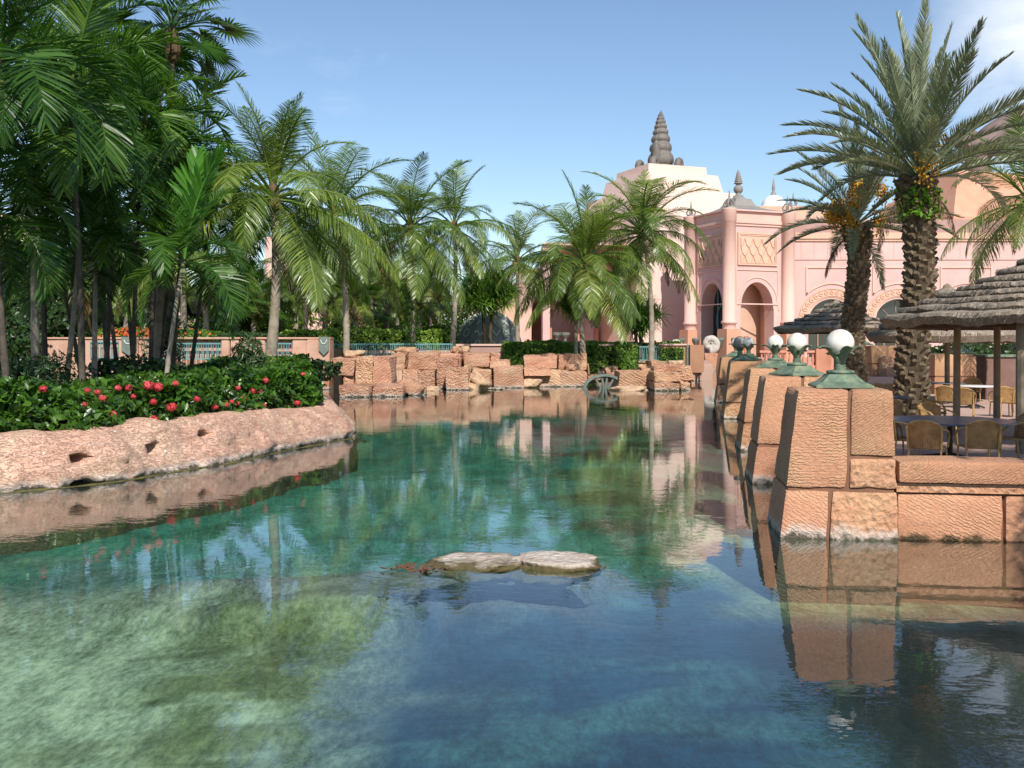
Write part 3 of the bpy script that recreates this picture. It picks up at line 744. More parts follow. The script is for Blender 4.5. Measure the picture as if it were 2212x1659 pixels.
# ---- terrace wall beside the nearest pedestal and the walls between pedestals
def wall_run(label, origin, rz, length, hgt, thick, cop, stones, seed, cuts=5, zb=-0.9):
    t = thing('terrace_wall', label, 'wall', (origin[0], origin[1], 0), rz, 'low sandstone walls of the terrace')
    wm = (M['wl_d'], M['wl_r'], M['wl_d'])
    a = 0.0
    for k, ln in enumerate(cop):
        b = min(length, a + ln)
        cs = [(a + .012, -0.08, hgt - .31), (b - .012, -0.08, hgt - .31), (b - .012, thick, hgt - .31), (a + .012, thick, hgt - .31),
              (a + .012, -0.06, hgt), (b - .012, -0.06, hgt), (b - .012, thick, hgt), (a + .012, thick, hgt)]
        put('coping_stone', stone_mesh(cs, 0.035, cuts, 0.012, 2.0, seed + k), M['st_d'], t)
        a = b
    mb = MB().box(0, 0.0, hgt - .44, length, thick - .03, hgt - .316)
    put('string_course', mb, M['st_r'], t)
    a = 0.0
    for k, ln in enumerate(stones):
        b = min(length, a + ln)
        cs = [(a + .012, 0.03, -0.02), (b - .012, 0.03, -0.02), (b - .012, thick - .05, -0.02), (a + .012, thick - .05, -0.02),
              (a + .012, 0.02, hgt - .455), (b - .012, 0.02, hgt - .455), (b - .012, thick - .05, hgt - .455), (a + .012, thick - .05, hgt - .455)]
        put('stone_block', stone_mesh(cs, 0.04, cuts + 2, 0.03, 2.2, seed + 20 + k), wm[k % 3], t)
        a = b
    put('footing', MB().box(-.02, 0.10, zb, length, thick - .08, hgt - .33), M['st_core'], t)
    return t
p0 = Vector((PED[0][0], PED[0][1], 0)) + U * 1.60 + Vv * 0.12
wall_run('low sandstone wall with coping running right from the nearest pedestal', p0, -ROW, 9.5, 1.10, 0.75, [1.82, 1.75, 1.9, 1.8, 2.2], [1.42, 1.75, 1.6, 1.9, 2.8], 3)
BL = ['short wall between the first and second pedestals', 'short wall between the second and third pedestals', 'wall between the third and fourth pedestals', 'wall between the fourth and fifth pedestals']
for i in range(4):
    a = Vector((*PED[i], 0)) + U * 0.95 + Vv * 1.55; b = Vector((*PED[i + 1], 0)) + U * 0.95 + Vv * 0.05
    d = b - a
    wall_run('low sandstone ' + BL[i], b, math.atan2(-d.y, -d.x), d.length, 1.10, 0.55, [d.length / 2] * 2, [d.length / 3] * 3, 50 + i * 9, 3)

# ---- the two boulders awash in the pool
def boulder(name, label, c, r, seed, mat, grp=None, n=28, cat='rock', rough=0.22, flat=0.0):
    V = []; m = n // 2
    for j in range(m + 1):
        for k in range(n):
            a = math.pi * j / m; q = 2 * math.pi * k / n
            d = Vector((math.sin(a) * math.cos(q), math.sin(a) * math.sin(q), math.cos(a)))
            f = 1 + rough * fbm(d.x + seed, d.y, d.z, 1.3, 4) + (0.07 * fbm(d.x + seed, d.y, d.z, 5, 4) if rough else 0)
            z = d.z * f
            if flat and z > flat: z = flat + (z - flat) * 0.25
            V.append((d.x * f * r[0], d.y * f * r[1], z * r[2]))
    F = [(j * n + k, (j + 1) * n + k, (j + 1) * n + (k + 1) % n, j * n + (k + 1) % n) for j in range(m) for k in range(n)]
    o = put(name, np_mesh(name, V, F, True), mat, loc=c)
    return tag(o, label, cat, grp)
M['awash'] = stone('pale_awash_rock', (0.42, 0.31, 0.24), (0.56, 0.46, 0.38), (0.66, 0.59, 0.51), 'rough', bdist=0.09, tide=False)
def awash_mat():
    m = M['awash']; n = m.node_tree; b = n.nodes['Principled BSDF']; l = n.links.new
    src = b.inputs['Base Color'].links[0].from_socket
    g = n.nodes.new('ShaderNodeNewGeometry'); sx = N(n, 'ShaderNodeSeparateXYZ'); l(g.outputs['Position'], sx.inputs[0])
    tn = N(n, 'ShaderNodeTexNoise', Scale=4.5, Detail=6, Roughness=0.7); l(g.outputs['Position'], tn.inputs['Vector'])
    ad = N(n, 'ShaderNodeMath', operation='MULTIPLY_ADD'); ad.inputs[1].default_value = -0.11; l(tn.outputs[0], ad.inputs[0]); l(sx.outputs[2], ad.inputs[2])
    mr = N(n, 'ShaderNodeMapRange'); mr.inputs[1].default_value = 0.015; mr.inputs[2].default_value = -0.025; mr.inputs[3].default_value = 0; mr.inputs[4].default_value = 0.95
    l(ad.outputs[0], mr.inputs[0])
    mx = N(n, 'ShaderNodeMixRGB'); mx.inputs[2].default_value = (0.085, 0.065, 0.02, 1); l(mr.outputs[0], mx.inputs[0]); l(src, mx.inputs[1])
    l(mx.outputs[0], b.inputs['Base Color'])
awash_mat()
p = wl(1032, 1226); boulder('awash_boulder', 'left of two pale boulders awash in the middle of the pool', (p.x, p.y + 0.28, -0.05), (0.64, 0.5, 0.165), 3, M['awash'], 'boulders awash in the pool', 64, 'rock', 0.3, 0.55)
p = wl(1190, 1228); boulder('awash_boulder', 'right of two boulders awash, taller and dark with weed on its right end', (p.x, p.y + 0.32, -0.06), (0.64, 0.52, 0.215), 11, M['awash'], 'boulders awash in the pool', 64, 'rock', 0.34, 0.6)
# a scrap of floating brown weed
mb = MB(); r2 = random.Random(2)
for _ in range(50):
    c = wl(885 + r2.gauss(0, 24), 1231 + r2.gauss(0, 4)); q = r2.uniform(0, 6.28); l_ = r2.uniform(0.03, 0.09)
    a = Vector((math.cos(q), math.sin(q), 0)) * l_; s_ = Vector((-math.sin(q), math.cos(q), 0)) * l_ * 0.35
    c.z = 0.012 + r2.uniform(0, 0.02)
    mb.add([c - a, c + s_, c + a + Vector((0, 0, 0.02)), c - s_], [(0, 1, 2, 3)])
tag(put('floating_weed', mb, plain('brown_weed', (0.10, 0.035, 0.02), (0.18, 0.08, 0.04), 9, 0.7, 0)), 'patch of reddish brown weed floating left of the boulders', 'seaweed', kind='stuff')

def bez_pts(P, k):
    "smooth curve through points (Catmull-Rom), k steps per span"
    P = [Vector(p) for p in P]; out = []
    for i in range(len(P) - 1):
        a, b, c, d = P[max(0, i - 1)], P[i], P[i + 1], P[min(len(P) - 1, i + 2)]
        for j in range(k):
            t = j / k; out.append(.5 * ((2 * b) + (c - a) * t + (2 * a - 5 * b + 4 * c - d) * t * t + (3 * b - a - 3 * c + d) * t ** 3))
    return out + [P[-1]]
# ------------------------------------------------------------------ ruined stone walls in the water
def zx(a): return a * 0.41504 + 648.05
def zy(a): return a * 0.41504 + 675.06
def block(parent, r, Y, dep, mat, seed, toY=None, bevel=0.045, skew=0):
    x0, y0, x1, y1 = r
    a, b = X(zx(x0), Y), X(zx(x1), Y); z1, z0 = Z(zy(y0), Y), Z(zy(y1), Y)
    z0 = min(z0, z1 - 0.2)
    if z0 < 0.25: z0 = -0.7
    L0 = parent.location if parent else Vector((0, 0, 0))
    rr = random.Random(seed); Y += rr.uniform(-.28, .28); j = lambda: rr.uniform(-.13, .13)
    cs = [(a + j(), Y + j(), z0), (b + j(), Y + j(), z0), (b, Y + dep, z0), (a, Y + dep, z0),
          (a + j() + skew, Y + j() + 0.06, z1), (b + j() + skew, Y + j() + 0.06, z1 + j()), (b, Y + dep, z1 + j()), (a, Y + dep, z1)]
    cs = [Vector(c) - L0 for c in cs]
    return put('stone_block', stone_mesh(cs, bevel * rr.uniform(.6, 1.4), 12, 0.12, 1.3, seed), mat, parent)
RM = ('ru_d', 'ru_r', 'ru_h')
def ruin(name, label, loc, items):
    t = thing('ruined_wall', label, 'ruin', loc, 0, 'broken stone walls in the water')
    for k, (r, Y, dep, m) in enumerate(items): block(t, r, Y, dep, M[RM[m]], k * 5 + int(loc[0] * 3) % 91)
    return t
ruin('a', 'stepped stone ruin beside the flower bed with two tall upright blocks', (-8, 52, 0), [
    ((160, 235, 282, 328), 55, 2.4, 0), ((232, 328, 282, 420), 55.2, 2, 1), ((283, 232, 374, 400), 53, 2.6, 1), ((374, 231, 478, 400), 53.1, 2.6, 0),
    ((210, 378, 366, 440), 49.8, 3.0, 1), ((366, 382, 530, 438), 50, 3.0, 1)])
ruin('b', 'long stone ruin of stacked chiselled blocks in the middle of the far bank', (0, 58, 0), [
    ((468, 215, 550, 300), 60.2, 2.5, 0), ((552, 212, 718, 298), 60, 2.5, 0), ((718, 212, 845, 290), 60.8, 2.4, 0), ((720, 243, 818, 400), 58.4, 2, 1),
    ((846, 208, 982, 285), 60.4, 2.4, 0), ((984, 208, 1037, 285), 60.5, 2.4, 2), ((990, 256, 1090, 290), 60, 2, 2), ((520, 302, 607, 400), 59.4, 2.6, 2),
    ((607, 300, 718, 400), 59.6, 2.6, 1), ((763, 288, 885, 408), 57.3, 2.2, 1), ((886, 288, 1000, 375), 59.6, 2.4, 0), ((1000, 283, 1165, 378), 59.9, 2.4, 0),
    ((1165, 289, 1300, 330), 61, 2.6, 2)])
ruin('c', 'stone ruin with a carved slab and dark recess on its top course', (10, 61, 0), [
    ((1168, 225, 1336, 292), 63, 2.2, 0), ((1338, 219, 1490, 300), 63.6, 2.0, 0), ((1165, 322, 1262, 385), 61.2, 2, 1), ((1250, 300, 1372, 392), 61.6, 2.4, 2),
    ((1345, 302, 1500, 378), 61.4, 2.6, 2), ((1490, 272, 1504, 325), 63.4, 2, 1)])
ruin('d', 'stone ruin nearest the right-hand pedestals, squared blocks in three courses', (21, 56, 0), [
    ((1655, 306, 1842, 392), 59, 2.6, 2), ((1840, 308, 1980, 362), 56.4, 2.2, 2), ((1842, 362, 1980, 412), 56.2, 2.4, 1), ((1980, 278, 2050, 356), 57, 2.2, 1),
    ((1976, 357, 2040, 410), 56.9, 2.2, 1), ((1848, 278, 1982, 308), 57.2, 2.2, 0), ((1780, 285, 1850, 308), 59.5, 2, 1), ((1820, 250, 1930, 282), 60.5, 2, 2), ((1600, 290, 1660, 330), 62, 2, 1)])
def rock(px0, py0, px1, py1, Y, label, seed, mat='ru_p', rough=0.35, grp='loose rocks among the ruins', ry=0):
    a, b = X(zx(px0), Y), X(zx(px1), Y); z1, z0 = Z(zy(py0), Y), Z(zy(py1), Y)
    o = boulder('loose_rock', label, ((a + b) / 2, Y + 0.5, (z0 + z1) / 2 - 0.05), ((b - a) / 2, min(1.2, (b - a) * 0.45), (z1 - z0) / 2 + 0.12), seed, M[mat], grp, 26, 'rock', rough * 1.9, 0.6)
    o.rotation_euler = (0, ry, seed)
    o.rotation_euler = (0, ry, 0)
    return o
rock(508, 345, 655, 436, 51.5, 'tilted pink slab leaning into the water beside the upright blocks', 4, 'ru_d', 0.2, ry=0.55)
rock(1150, 342, 1247, 390, 60, 'pale triangular boulder at the water line below the carved slab', 8)
rock(872, 318, 985, 400, 57.8, 'pale sloping boulder propped against a squared block', 15, 'ru_p', 0.4, ry=0.6)
rock(230, 193, 325, 240, 57, 'pale rough boulder on top of the stepped ruin, before the teal railing', 22)
rock(485, 176, 612, 218, 62.5, 'reddish boulder resting on the long ruin', 27, 'ru_r')
rock(785, 172, 832, 212, 63, 'small reddish boulder left of a pale one on the long ruin', 33, 'ru_r')
rock(828, 174, 886, 212, 62.6, 'small pale boulder on the long ruin beside the hedge', 36)
rock(1620, 382, 1826, 412, 56.6, 'flat cracked slab lying in the water by the teal wheel', 41, 'ru_p', 0.3)
rock(640, 384, 722, 412, 56, 'thin pale slab lying at the foot of the long ruin', 44, 'ru_p', 0.2)
rock(975, 394, 1070, 406, 57.5, 'thin dark slab just above the water', 48, 'ru_r', 0.2)
rock(1922, 247, 2006, 282, 61, 'pale boulder on top of the right-hand ruin', 52)
rock(1500, 318, 1640, 352, 64, 'brown rock under the ivy hedge behind the teal wheel', 55, 'ru_r')
rock(1380, 268, 1440, 300, 62.4, 'dark small boulder in the recess of the carved slab', 58, 'ru_r')

# half-sunk teal wheel with spokes
Yw = 59.5
t = thing('sunken_wheel', 'half-sunk teal metal wheel with spokes between two ruins', 'wheel', (X(zx(1585), Yw), Yw, -0.05))
R = (zx(1700) - zx(1475)) / 2 / FPX * Yw; hw = Z(zy(320), Yw) + 0.05
for k, (f0, f1) in enumerate(((1.0, 0.86),)):
    mb = MB(); n = 28
    vs = []
    for j in range(n + 1):
        q = math.pi * j / n
        for (f, y) in ((1, -.15), (1, .15), (.86, .15), (.86, -.15)): vs.append((math.cos(q) * R * f, y, math.sin(q) * hw * (f if f == 1 else .84)))
    mb.add(vs, [(j * 4 + a, j * 4 + (a + 1) % 4, (j + 1) * 4 + (a + 1) % 4, (j + 1) * 4 + a) for j in range(n) for a in range(4)])
    put('rim', mb, M['shield'], t)
for q in (60, 82, 98, 120):
    c, s_ = math.cos(math.radians(q)), math.sin(math.radians(q))
    put('spoke', MB().tube([(c * R * .05, 0, -.3), (c * R * .9, 0, s_ * hw * .88)], 0.07, 6), M['shield'], t)

# ------------------------------------------------------------------ back wall with piers, teal railings and shields (left of the channel)
def railing(name, label, a, b, z0, z1, Yf, grp='teal metal railings', parent=None, bars=None):
    L_ = b - a
    t = parent or thing('metal_railing', label, 'railing', (a, Yf, 0), 0, grp)
    ox, oy = (0, 0) if parent is None else (a - parent.location.x, Yf - parent.location.y)
    put('top_rail', MB().box(ox, oy - .05, z1 - .09, ox + L_, oy + .05, z1), M['teal'], t)
    put('bottom_rail', MB().box(ox, oy - .03, z0, ox + L_, oy + .03, z0 + .06), M['teal'], t)
    mb = MB(); n = bars or max(4, int(L_ / 0.14)); h = z1 - z0
    for k in range(n + 1):
        x = ox + L_ * k / n
        mb.box(x - .016, oy - .016, z0 + .06, x + .016, oy + .016, z1 - .09)
        if k % 2 == 0 and k < n:     # U-shaped ornaments under the rail
            w = L_ / n
            pts = [(x + w * .5 + math.cos(q) * w * .42, oy, z1 - h * .3 + math.sin(q) * w * .55) for q in np.linspace(math.pi, 2 * math.pi, 7)]
            pts = [(pts[0][0], oy, z1 - .12)] + pts + [(pts[-1][0], oy, z1 - .12)]
            mb.tube(pts, 0.022, 4, False)
            mb.box(x + w * .5 - .018, oy - .012, z0 + .06, x + w * .5 + .018, oy + .012, z1 - h * .45)
    put('balusters', mb, M['teal'], t, kind='stuff')
    return t
YB = 58.0
def bx(a): return X(a * 0.26855 + 216, YB)
def bz(a): return Z(a * 0.26855 + 648, YB)
t = thing('balustrade_wall', 'pink balustrade wall with piers and shields behind the island palms', 'wall', (0, YB, 0))
zt = bz(300)
for a, b in ((-900, 200), (325, 480), (985, 1050), (1060, 1335), (1555, 1672), (1675, 1772)):
    put('pier', MB().box(bx(a), -.25 if b < 1680 else -.5, -.6, bx(b), .9, bz(318)).mesh('pier', bevel=.05), M['bwall'], t)
put('coping', MB().box(bx(-900), -.32, bz(318), bx(1860), .95, zt).mesh('coping', bevel=.04), M['bwall'], t)
for a, b in ((200, 325), (1772, 1858)):
    put('pier', MB().box(bx(a), -.45, -.6 if a < 1000 else bz(590), bx(b), .9, bz(316)), M['bwall'], t)
    mb = MB(); x0, x1, z1, z0 = bx(a + 4), bx(b - 4), bz(296), bz(445); xm = (x0 + x1) / 2; zs = bz(405)
    P = [(x0, z1), (x1, z1), (x1, zs), (xm, z0), (x0, zs)]
    mb.add([(x, -.60, z) for x, z in P] + [(x, -.46, z) for x, z in P], [(0, 1, 2, 3, 4), (9, 8, 7, 6, 5)] + [(i, i + 5, (i + 1) % 5 + 5, (i + 1) % 5) for i in range(5)])
    sh = put('shield', mb, M['shield'], t)
    pts = [(xm + math.cos(q) * (x1 - x0) * .3, -.63, z1 - .16 - math.sin(q) * .26) for q in np.linspace(0, math.pi, 9)]
    put('crescent', MB().tube(pts, .03, 5), M['domeline'], sh)
put('wall_face', MB().box(bx(-900), .25, -.8, bx(1335), .8, bz(330)), M['bwall'], t)
put('wall_face', MB().box(bx(1330), .3, -.8, bx(1560), .8, bz(330)), M['bwall'], t)
put('lower_ledge', MB().box(bx(1300), -.9, -.8, bx(1700), .3, bz(490)).mesh('l', bevel=.08), M['ru_r'], t)
# carved bracket below the end pier
mb = MB(); n = 10
for k in range(n):
    q0, q1 = math.pi / 2 * k / n, math.pi / 2 * (k + 1) / n
    x0, x1 = bx(1690), bx(1850)
    f = lambda q: (x0 + (x1 - x0) * (1 - math.cos(q)), bz(498) - math.sin(q) * .95)
    (xa, za), (xb, zb_) = f(q0), f(q1)
    mb.add([(xa, -.5, za), (xb, -.5, zb_), (xb, -.5, bz(492)), (xa, -.5, bz(492)), (xa, .8, za), (xb, .8, zb_), (xb, .8, bz(492)), (xa, .8, bz(492))],
           [(0, 1, 2, 3), (0, 4, 5, 1)])
put('bracket', mb, M['ru_r'], t)
put('bracket_foot', MB().box(bx(1800), -.3, -.8, bx(1850), .8, bz(500)), M['st_r'], t)
railing('r', 'short teal railing panel left of the first shield pier', bx(-60), bx(165), bz(470), bz(332), YB - .3)
railing('r', 'long teal railing panel in the middle of the pink balustrade wall', bx(515), bx(985), bz(478), bz(345), YB - .3)
railing('r', 'narrow teal railing panel between the bush and the end piers', bx(1342), bx(1552), bz(482), bz(345), YB - .3)
Yr = 65.5
railing('r', 'long teal railing on the far bank above the stepped ruin', X(714, Yr), X(978, Yr), Z(775, Yr), Z(742, Yr), Yr)
tw = thing('bank_wall', 'low pink striped wall behind the long teal railing', 'wall', (0, Yr + .8, 0))
put('wall_face', MB().box(X(712, Yr), 0, -.8, X(1010, Yr), .5, Z(757, Yr)), M['ru_p'], tw)
for k in range(34):
    xa = X(716 + k * 8.4, Yr)
    put('wall_board', MB().box(xa, -.05, -.5, xa + .2, 0.0, Z(758.5, Yr)), M['peach'], tw)

# ------------------------------------------------------------------ wall with ivy, short railing, pieces on the quay (centre)
YI = 71.0
t = thing('quay_wall', 'sandstone quay wall behind the ruins, partly covered with ivy', 'wall', (0, YI, 0))
put('wall_face', MB().box(X(985, YI), 0, -.8, X(1378, YI), 1.2, Z(747, YI)), M['mauve'], t)
put('wall_face', MB().box(X(1424, YI), 0, -.8, X(1482, YI), 1.2, Z(746, YI)), M['st_r'], t)
put('wall_face', MB().box(X(1378, YI), .25, -.8, X(1424, YI), 1.2, Z(777, YI)), M['ru_r'], t)
put('coping', MB().box(X(985, YI), -.12, Z(747, YI), X(1378, YI), 1.3, Z(743, YI)), M['pink2'], t)
put('coping', MB().box(X(1424, YI), -.12, Z(746, YI), X(1484, YI), 1.3, Z(742.5, YI)), M['pink2'], t)
put('pier', MB().box(X(1488, YI), -.5, .6, X(1518, YI), 1.2, Z(745, YI)), M['st_h'], t)
put('pier_leg', MB().box(X(1492, YI), -.3, -.8, X(1500, YI), .3, .65), M['st_r'], t)
put('pier_leg', MB().box(X(1510, YI), -.3, -.8, X(1514, YI), .3, .65), M['st_r'], t)
put('pier_strip', MB().box(X(1482, YI), -.2, .2, X(1488, YI), 1, Z(745, YI)), M['shield'], t)
railing('r', 'short blue-green railing in a gap of the ivy wall, two people behind', X(1378, YI), X(1423, YI), Z(779, YI), Z(748, YI), YI, bars=10)

# water gate side: sloped post and spiral fossils
def ammonite(label, c, r, rz, turns=2.1, post=None, mat='fossil'):
    t = thing('spiral_shell_sculpture', label, 'sculpture', c, rz, 'spiral shell sculptures')
    mb = MB(); pts = []; rad = []; n = 72
    for k in range(n + 1):
        s = k / n; q = -s * turns * 2 * math.pi + math.radians(-60)
        rr = r * (0.06 + 0.62 * s ** 1.25)
        pts.append((math.cos(q) * rr, 0, math.sin(q) * rr + r)); rad.append(r * (0.06 + 0.33 * s ** 1.1) * (1 + 0.05 * math.sin(s * 90)))
    mb.tube(pts, rad, 12)
    put('shell', mb.mesh('shell', True), M[mat], t)
    if post: put('post', MB().frust(0, 0, -post, 0.15, r * .32, r * .4, r * .62, r * .5), M['st_r'], t)
    return t
Ya = 97.0
c = at(1534, 766, Ya); ammonite('tall grey spiral shell on a tapered post at the water gate', c, 1.05, 0, post=c.z + .8)
c = at(1459, 745, 84); ammonite('pale spiral shell on the quay near the tall glazed arch', (c.x, c.y, 1.9), .62, 0, post=1.0)
for px, lab in ((1147, 'dark round shell left of its twin on the plaza by the dome'), (1185, 'dark round shell right of its twin on the plaza, near the palms')):
    c = at(px, 748, 86); ammonite(lab, (c.x, c.y, 1.6), .68, .3, post=1.0, mat='slate')

# ------------------------------------------------------------------ two people behind the short railing
def person(label, x, y, z, rz, arm):
    t = thing('person', label, 'person', (x, y, z), rz, 'people behind the short railing')
    J = {'pel': (0, 0, .92), 'wa': (0, 0, 1.08), 'ch': (0, .01, 1.32), 'nk': (0, 0, 1.48), 'hd': (0, -.02, 1.62), 'top': (0, -.01, 1.71),
         'hl': (-.09, 0, .90), 'kl': (-.10, -.02, .50), 'al': (-.11, .02, .09), 'tl': (-.12, -.13, .03),
         'hr': (.09, 0, .90), 'kr': (.10, .01, .50), 'ar': (.11, .05, .09), 'tr': (.12, -.10, .03),
         'sl': (-.18, 0, 1.40), 'el': (-.24, -.02, 1.13), 'wl': (-.20, -.16, .98 + arm), 'fl': (-.18, -.24, 1.0 + arm),
         'sr': (.18, 0, 1.40), 'er': (.25, -.04, 1.13), 'wr': (.18, -.20, 1.05 + arm), 'frr': (.15, -.27, 1.09 + arm)}
    E = [('pel', 'wa'), ('wa', 'ch'), ('ch', 'nk'), ('nk', 'hd'), ('hd', 'top'), ('pel', 'hl'), ('hl', 'kl'), ('kl', 'al'), ('al', 'tl'), ('pel', 'hr'), ('hr', 'kr'), ('kr', 'ar'), ('ar', 'tr'),
         ('ch', 'sl'), ('sl', 'el'), ('el', 'wl'), ('wl', 'fl'), ('ch', 'sr'), ('sr', 'er'), ('er', 'wr'), ('wr', 'frr')]
    rad = dict(pel=.14, wa=.12, ch=.145, nk=.055, hd=.10, top=.065, hl=.09, kl=.06, al=.042, tl=.035, hr=.09, kr=.06, ar=.042, tr=.035, sl=.065, el=.045, wl=.032, fl=.03, sr=.065, er=.045, wr=.032, frr=.03)
    k = list(J)
    me = bpy.data.meshes.new('body'); me.from_pydata([J[a] for a in k], [(k.index(a), k.index(b)) for a, b in E], [])
    o = put('body', me, M['skin'], t)
    md = o.modifiers.new('skin', 'SKIN'); o.modifiers.new('s', 'SUBSURF').levels = 1
    o.modifiers['s'].render_levels = 1
    for i, a in enumerate(k):
        sv = me.skin_vertices[0].data[i]; sv.radius = (rad[a], rad[a] * (.8 if a in ('ch', 'wa', 'pel') else 1)); sv.use_root = a == 'pel'
    put('shirt', MB().lathe([(.12, .86), (.17, .88), (.165, 1.05), (.185, 1.25), (.20, 1.38), (.13, 1.47), (.06, 1.50)], 14).mesh('shirt', True), M['shirt'], t)
    for s_ in (-1, 1):
        put('sleeve', MB().tube([(s_ * .15, 0, 1.40), (s_ * .21, 0, 1.30), (s_ * .245, -.02, 1.16)], [.08, .075, .07], 8), M['shirt'], t)
        put('trouser_leg', MB().tube([(s_ * .085, 0, .93), (s_ * .10, -.01, .50), (s_ * .11, .03, .10)], [.115, .085, .065], 8), M['cloth'], t)
    put('hair', MB().lathe([(.105, 1.60), (.118, 1.66), (.105, 1.73), (.06, 1.775), (.001, 1.785)], 12, (0, .02, 0)).mesh('hair', True), M['hair'], t)
    fc = MB().ball((-.036, -.118, 1.645), .012, 6, 4).ball((.036, -.118, 1.645), .012, 6, 4)
    put('eye', fc, M['hair'], t)
    return t
c = at(1388, 745, 76); person('person in a white shirt with dark hair, left of two behind the short railing', c.x, c.y, 1.2, .5, .05)
c = at(1414, 745, 74.5); person('person in a white shirt, right of two, just above the short railing', c.x, c.y, 1.12, -.3, .18)

# ------------------------------------------------------------------ dome sculpture with glyphs
Yd = 82.0
c = at(1055, 748, Yd); rd = 76 / FPX * Yd
t = thing('glyph_dome', 'dark green ribbed dome covered with pale squiggles behind the strap-leaf tree', 'sculpture', (c.x, c.y, 1.2))
hd = 2.73 + (740 - 672) / FPX * Yd - 1.2
prof = [(rd * math.cos(a) ** .9, hd * math.sin(a)) for a in np.linspace(0, math.pi / 2 - .02, 22)]
put('shell', MB().lathe([(rd * 1.0, -.1)] + prof, 48).mesh('shell', True), M['domeg'], t)
def onD(q, a, e=0.03): return ((rd * math.cos(a) ** .9 + e) * math.cos(q), (rd * math.cos(a) ** .9 + e) * math.sin(q), hd * math.sin(a))
for k in range(12):
    q = 2 * math.pi * k / 12
    put('rib', MB().tube([onD(q, a, .0) for a in np.linspace(0, 1.5, 14)], .055, 5), M['domeg'], t)
r2 = random.Random(9); mb = MB()
for k in range(12):
    for row in range(5):
        q0 = 2 * math.pi * k / 12 + .09; q1 = q0 + .36; a0 = .10 + row * .25; kind = r2.randrange(4)
        n = 9; pts = []
        for j in range(n):
            s = j / (n - 1); u = q0 + (q1 - q0) * s
            if kind == 0: a = a0 + .06 * math.sin(s * 9)
            elif kind == 1: a = a0 + (.08 if 2 <= j <= 4 else -.02) - (.07 if j == 6 else 0)
            elif kind == 2: a = a0 + .07 * ((j % 4) - 1.5) / 1.5
            else: a = a0 + .09 * math.sin(2 * math.pi * s); u = q0 + .18 + .13 * math.cos(2 * math.pi * s)
            pts.append(onD(u, max(.02, min(1.45, a)), .03))
        mb.tube(pts, .055, 4)
put('relief_lines', mb, M['domeline'], t, kind='stuff')

# ------------------------------------------------------------------ the pink palace
def arc(cu, hw, zs, rise, n=18, p=2.0):
    out = []
    for k in range(n + 1):
        u = -1 + 2 * k / n
        out.append((cu + hw * u, zs + rise * max(0, 1 - abs(u) ** p) ** (1 / 2.0 if p == 2 else .72)))
    return out
def arch_wall(mb, u0, u1, z0, z1, A, hw, cu, depth, y=0.0):
    "front face at y with an arched opening following A, reveals going back by depth"
    mb.add([(u0, y, z0), (cu - hw, y, z0), (cu - hw, y, z1), (u0, y, z1)], [(0, 1, 2, 3)])
    mb.add([(cu + hw, y, z0), (u1, y, z0), (u1, y, z1), (cu + hw, y, z1)], [(0, 1, 2, 3)])
    for (ua, za), (ub, zb) in zip(A[:-1], A[1:]):
        mb.add([(ua, y, za), (ub, y, zb), (ub, y, z1), (ua, y, z1)], [(0, 1, 2, 3)])
        mb.add([(ua, y, za), (ub, y, zb), (ub, y + depth, zb), (ua, y + depth, za)], [(3, 2, 1, 0)])
    for s_ in (-1, 1):
        u = cu + s_ * hw; zz = A[0][1]
        mb.add([(u, y, z0), (u, y, zz), (u, y + depth, zz), (u, y + depth, z0)], [(0, 1, 2, 3)])
def arch_band(mb, A, w, y0, y1, cz):
    "a raised band outside an arch"
    n = len(A); P = []
    for i, (u, z) in enumerate(A):
        a = A[max(0, i - 1)]; b = A[min(n - 1, i + 1)]
        d = Vector((b[0] - a[0], b[1] - a[1])).normalized(); nr = Vector((-d.y, d.x))
        P.append(((u, z), (u + nr.x * w, z + nr.y * w)))
    vs = []
    for (a, b) in P: vs += [(a[0], y0, a[1]), (b[0], y0, b[1]), (b[0], y1, b[1]), (a[0], y1, a[1])]
    mb.add(vs, [(i * 4 + k, i * 4 + (k + 1) % 4, (i + 1) * 4 + (k + 1) % 4, (i + 1) * 4 + k) for i in range(n - 1) for k in range(4)])
def frame_rect(mb, u0, u1, z0, z1, w, y0, y1):
    mb.box(u0, y0, z0, u1, y1, z0 + w); mb.box(u0, y0, z1 - w, u1, y1, z1)
    mb.box(u0, y0, z0 + w, u0 + w, y1, z1 - w); mb.box(u1 - w, y0, z0 + w, u1, y1, z1 - w)

